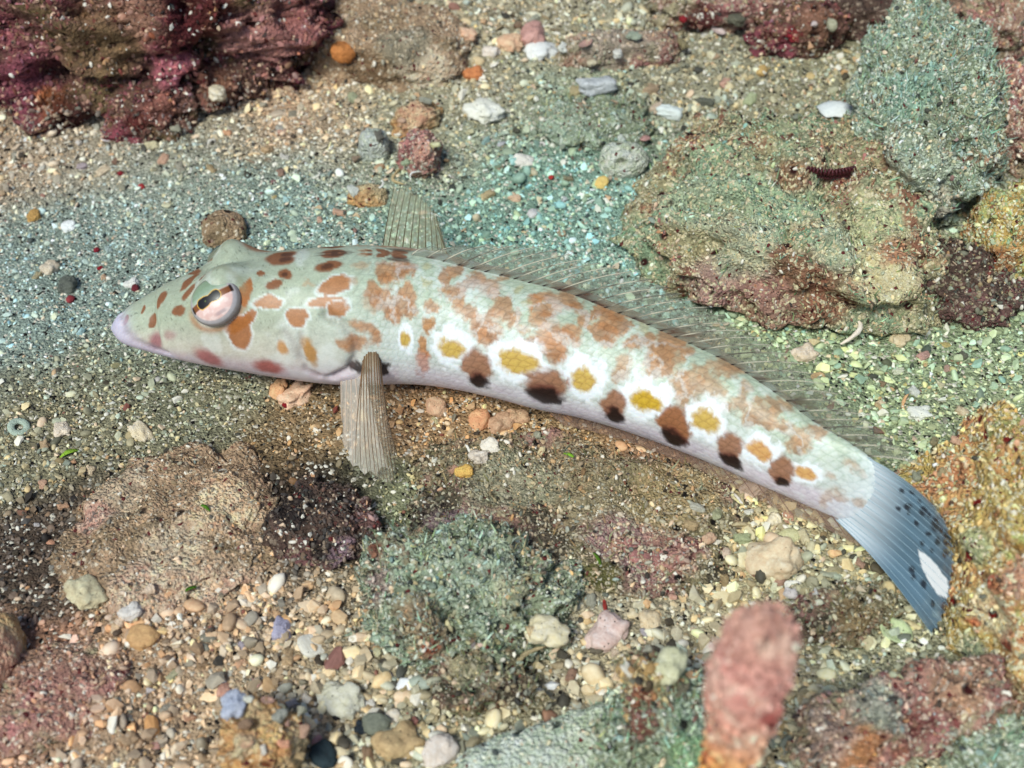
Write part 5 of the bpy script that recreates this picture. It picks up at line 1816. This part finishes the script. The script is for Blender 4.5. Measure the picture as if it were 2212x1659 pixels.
COLS = {'white': (240, 236, 228), 'cream': (228, 210, 176), 'peach': (226, 176, 140), 'pink': (206, 152, 142), 'tan': (184, 154, 118), 'brown': (140, 108, 82), 'grey': (160, 160, 150),
        'greenish': (166, 176, 148), 'lilac': (186, 180, 190), 'charcoal': (64, 60, 58), 'ochre': (204, 166, 100), 'rust red': (130, 70, 60)}
KINDS = {'pebble': 'pebble', 'chip': 'angular chip', 'shell': 'broken shell', 'cone': 'cone shell', 'stick': 'coral twig'}
AREAS = [('on the grey sand before the fish snout', 40, 400, 430, 880, 12, 9, 17), ('on the peach gravel below the purple rock', 30, 640, 265, 390, 20, 12, 24),
         ('on the gravel behind the fish head', 560, 1000, 200, 490, 22, 12, 24), ('on the teal gravel behind the dorsal fin', 1010, 1420, 290, 520, 26, 11, 24),
         ('on the far gravel between the slab and the crevices', 1000, 1800, 40, 240, 30, 13, 30), ('in the bottom gravel under the tan rock', 200, 640, 1330, 1640, 42, 14, 30),
         ('in the gravel beside the green turf rock', 600, 900, 1400, 1645, 24, 14, 32), ('in the cream gravel below the anal fin', 1490, 1860, 1090, 1290, 34, 12, 28),
         ('on the gravel beyond the dorsal fin end', 1760, 2120, 730, 1060, 34, 11, 26), ('in the pale gravel beside the finger coral', 1220, 1560, 1270, 1500, 22, 12, 28),
         ('on the sand beneath the fish belly', 870, 1320, 880, 1020, 10, 9, 17), ('on the dark sand beside the tan rock', 20, 200, 960, 1260, 12, 10, 20)]
FISH_UV = _uv.reshape(-1, 2)[::37]
for where, x0, x1, y0, y1, n, s0, s1 in AREAS:
    combos = [(c, k) for c in COLS for k in KINDS]
    wt = np.array([(3.5 if c in ('white', 'cream', 'peach', 'tan') else 0.25 if c in ('charcoal', 'rust red', 'lilac', 'ochre') else 1.2) * {'pebble': 1.6, 'chip': 3.0, 'shell': 1.3, 'cone': .5, 'stick': .6}[k] for c, k in combos])
    pick = prng.choice(len(combos), n, replace=False, p=wt / wt.sum())
    used = []
    for k in pick:
        for _ in range(30):
            px, py = prng.uniform(x0, x1), prng.uniform(y0, y1)
            if all((px - a) ** 2 + (py - b) ** 2 > 36 ** 2 for a, b in used) and ((FISH_UV - (px, py)) ** 2).sum(1).min() > 45 ** 2:
                break
        used.append((px, py))
        c, kd = combos[k]
        cc = np.clip(np.array(COLS[c]) * prng.uniform(.9, 1.06) + prng.normal(0, 5, 3), 10, 250)
        sz = .70 * prng.uniform(s0, s1) * {'pebble': .9, 'chip': 1, 'shell': 1, 'cone': .8, 'stick': 1}[kd]
        small(kd, px, py, sz, cc, '%s %s %s' % (c, KINDS[kd], where), prng.uniform(.75, 1.0), group='loose bits ' + where)

# ------------------------------------------------------------------ finger corals close to the camera
def finger(name, label, px, py, top, rw, cols, seed, lean=(0, 0), sub_r=1.0):
    """a lumpy upright coral finger whose tip is at the measured place"""
    tip = at_z(px, py, top)
    base = np.array([tip[0] + lean[0], tip[1] + lean[1], 0.0])
    base[2] = gz(base[0], base[1]) - 0.02
    r = rw * upp(tip)
    n, m = 110, 90
    V = []
    H = tip[2] - base[2]
    for i in range(n):
        h = i / (n - 1)
        d = (1 - h) * H
        rad = r * min(1.0, math.sqrt(max(0.0, 1 - (1 - min(1, d / (r * 0.9))) ** 2))) * (0.72 + 0.30 * math.exp(-((d / H - 0.17) / 0.15) ** 2))
        c = base + (tip - base) * h
        for j in range(m):
            a = 2 * math.pi * j / m
            V.append(c + np.array([math.cos(a) * rad, math.sin(a) * rad, 0]))
    V = np.array(V)
    ax = base + (tip - base) * np.repeat(np.linspace(0, 1, n), m)[:, None]
    nr = V - ax
    nr[:, 2] += 0.3 * np.linalg.norm(nr, axis=1)
    nr /= np.linalg.norm(nr, axis=1, keepdims=True) + 1e-9
    dd, cid = worley(V * (1.6 / r) + seed, seed)
    V = V + nr * ((r * 0.20 * fbm(V * 9 + seed, 3, seed) + r * 0.36 * (0.5 - dd)) * np.clip(np.repeat((1 - np.linspace(0, 1, n)) * H / (r * .6), m), .6, 1) + r * 0.06 * fbm(V * 40, 2, seed))[:, None]
    V = np.concatenate([V, [tip + np.array([0, 0, r * .05])]])
    idx = np.arange(n * m).reshape(n, m)
    j2 = np.roll(idx, -1, axis=1)
    F = [tuple(q) for q in np.stack([idx[:-1].ravel(), j2[:-1].ravel(), j2[1:].ravel(), idx[1:].ravel()], 1).tolist()]
    F += [(int(idx[-1, j]), int(idx[-1, (j + 1) % m]), n * m) for j in range(m)]
    o = mesh_obj(name, V - base, F, M_CORAL)
    o.location = base
    t = np.concatenate([np.repeat(np.linspace(0, 1, n), m), [1.0]])
    t = t + 0.06 * fbm(V * 14, 3, seed + 4)
    c0 = np.array([lin(c) for c in cols])
    x = np.clip(t, 0, .999) * (len(cols) - 1)
    k = x.astype(int); f = (x - k)[:, None]
    C = c0[k] * (1 - f) + c0[np.minimum(k + 1, len(cols) - 1)] * f
    sp = sstep(.15, .4, fbm(V * 30 + 5, 3, seed + 9))[:, None]
    C = C * (1 - .55 * sp) + lin((226, 190, 170)) * .55 * sp
    sp = sstep(.40, .5, fbm(V * 24 + 15, 2, seed + 19))[:, None]
    C = C * (1 - .8 * sp) + lin((140, 50, 48)) * .8 * sp
    add_col(o.data, np.clip(C, .01, .9))
    tag(o, label, 'coral')
    rng = np.random.default_rng(seed)
    k = rng.choice(n * m, 5000)
    P = V[k] - base + rng.normal(0, .002, (5000, 3))
    s_ = r * (.05 + .11 * rng.random(5000) ** 3)
    scatter('polyp_crust', P, rng.uniform(0, 6.28, (5000, 3)), np.stack([s_, s_, s_ * .8], 1), rng.choice(ROUNDS + CHIPS, 5000), np.clip(C[k] * np.exp(rng.normal(0, .35, 5000))[:, None], .01, .85), o)
    return o


M_CORAL = attr_mat('coral_skin', 'col', 'GEOMETRY', 0.8, 60, 0.6, 0.01)
finger('finger_coral', 'blurred pink finger coral with an orange foot rising close to the camera', 1652, 1335, 0.58, 90, [(206, 150, 80), (206, 150, 80), (206, 150, 80), (210, 150, 80), (212, 152, 88), (214, 158, 138), (208, 148, 138), (196, 150, 134)], 5, (0.0, 0.0))

# ------------------------------------------------------------------ white porous lump with holes
def porous(px, py, size):
    q = hit(px, py)
    s = size * upp(q)
    v, f = ico(5)
    w = v * np.array([1.0, .75, .72]) * (1 + .16 * fbm(v * 1.6 + 4, 3, 3))[:, None]
    for d, rad, dep in (((-.15, -.85, .45), .30, .55), ((.42, -.35, .85), .22, .4), ((-.85, -.45, .15), .2, .4), ((.1, -.2, 1.0), .13, .2)):
        d = np.array(d) / np.linalg.norm(d)
        a = np.linalg.norm(v - d, axis=1)
        w = w - v * (dep * sstep(rad, rad * .75, a))[:, None]
    w += v * (.03 * fbm(v * 9, 3, 6))[:, None]
    o = mesh_obj('porous_coral', w * s, f, None)
    add_col(o.data, np.zeros((len(w), 4)), 'tint')
    o.data.materials.append(rock_mat('porous_white', (206, 212, 192), (186, 200, 176), (196, 180, 150), (232, 230, 215), (110, 90, 60), 40.0, .4, .3, .2, .1))
    o.location = q + np.array([0, 0, s * .35])
    tag(o, 'white porous coral lump with dark holes beside the large crusted rock', 'coral')


porous(1345, 362, 54)

# ------------------------------------------------------------------ dark red feather fan on the rock
def feather(px, py):
    q = hit(px, py)
    u = upp(q)
    root = bpy.data.objects.new('feather_worm', None)
    COL.objects.link(root)
    root.location = q
    tag(root, 'dark red feathery worm fan on top of the large crusted rock', 'worm')
    m, nt, b = new_mat('dark_red_feather')
    tc = N(nt, 'ShaderNodeTexCoord')
    nn = noise(nt, tc.outputs['Object'], 300, 3)
    nt.links.new(ramp(nt, nn.outputs[0], ((.3, lin((40, 10, 18))), (.7, lin((96, 26, 36))))), b.inputs['Base Color'])
    b.inputs['Roughness'].default_value = .6
    for k in range(15):
        t = k / 14
        a = math.radians(200 + 150 * t)
        c = np.array([(t - .5) * 84 * u, -abs(t - .5) * -16 * u - 10 * u, 0.012])
        e = c + np.array([math.cos(a) * 13 * u, math.sin(a) * 12 * u - 4 * u, .012])
        pts = [c * (1 - h) + e * h + np.array([0, 0, .014 * math.sin(math.pi * h)]) for h in np.linspace(0, 1, 7)]
        V, F = tube(pts, 3.6 * u, 1.6 * u, 7)
        mesh_obj('frond', V, F, m, root)
    pts = [np.array([(t - .5) * 88 * u, abs(t - .5) * 16 * u - 10 * u, .010]) for t in np.linspace(0, 1, 14)]
    V, F = tube(pts, 3.2 * u, 3.0 * u, 7)
    mesh_obj('crown_ring', V, F, m, root)


feather(1788, 388)
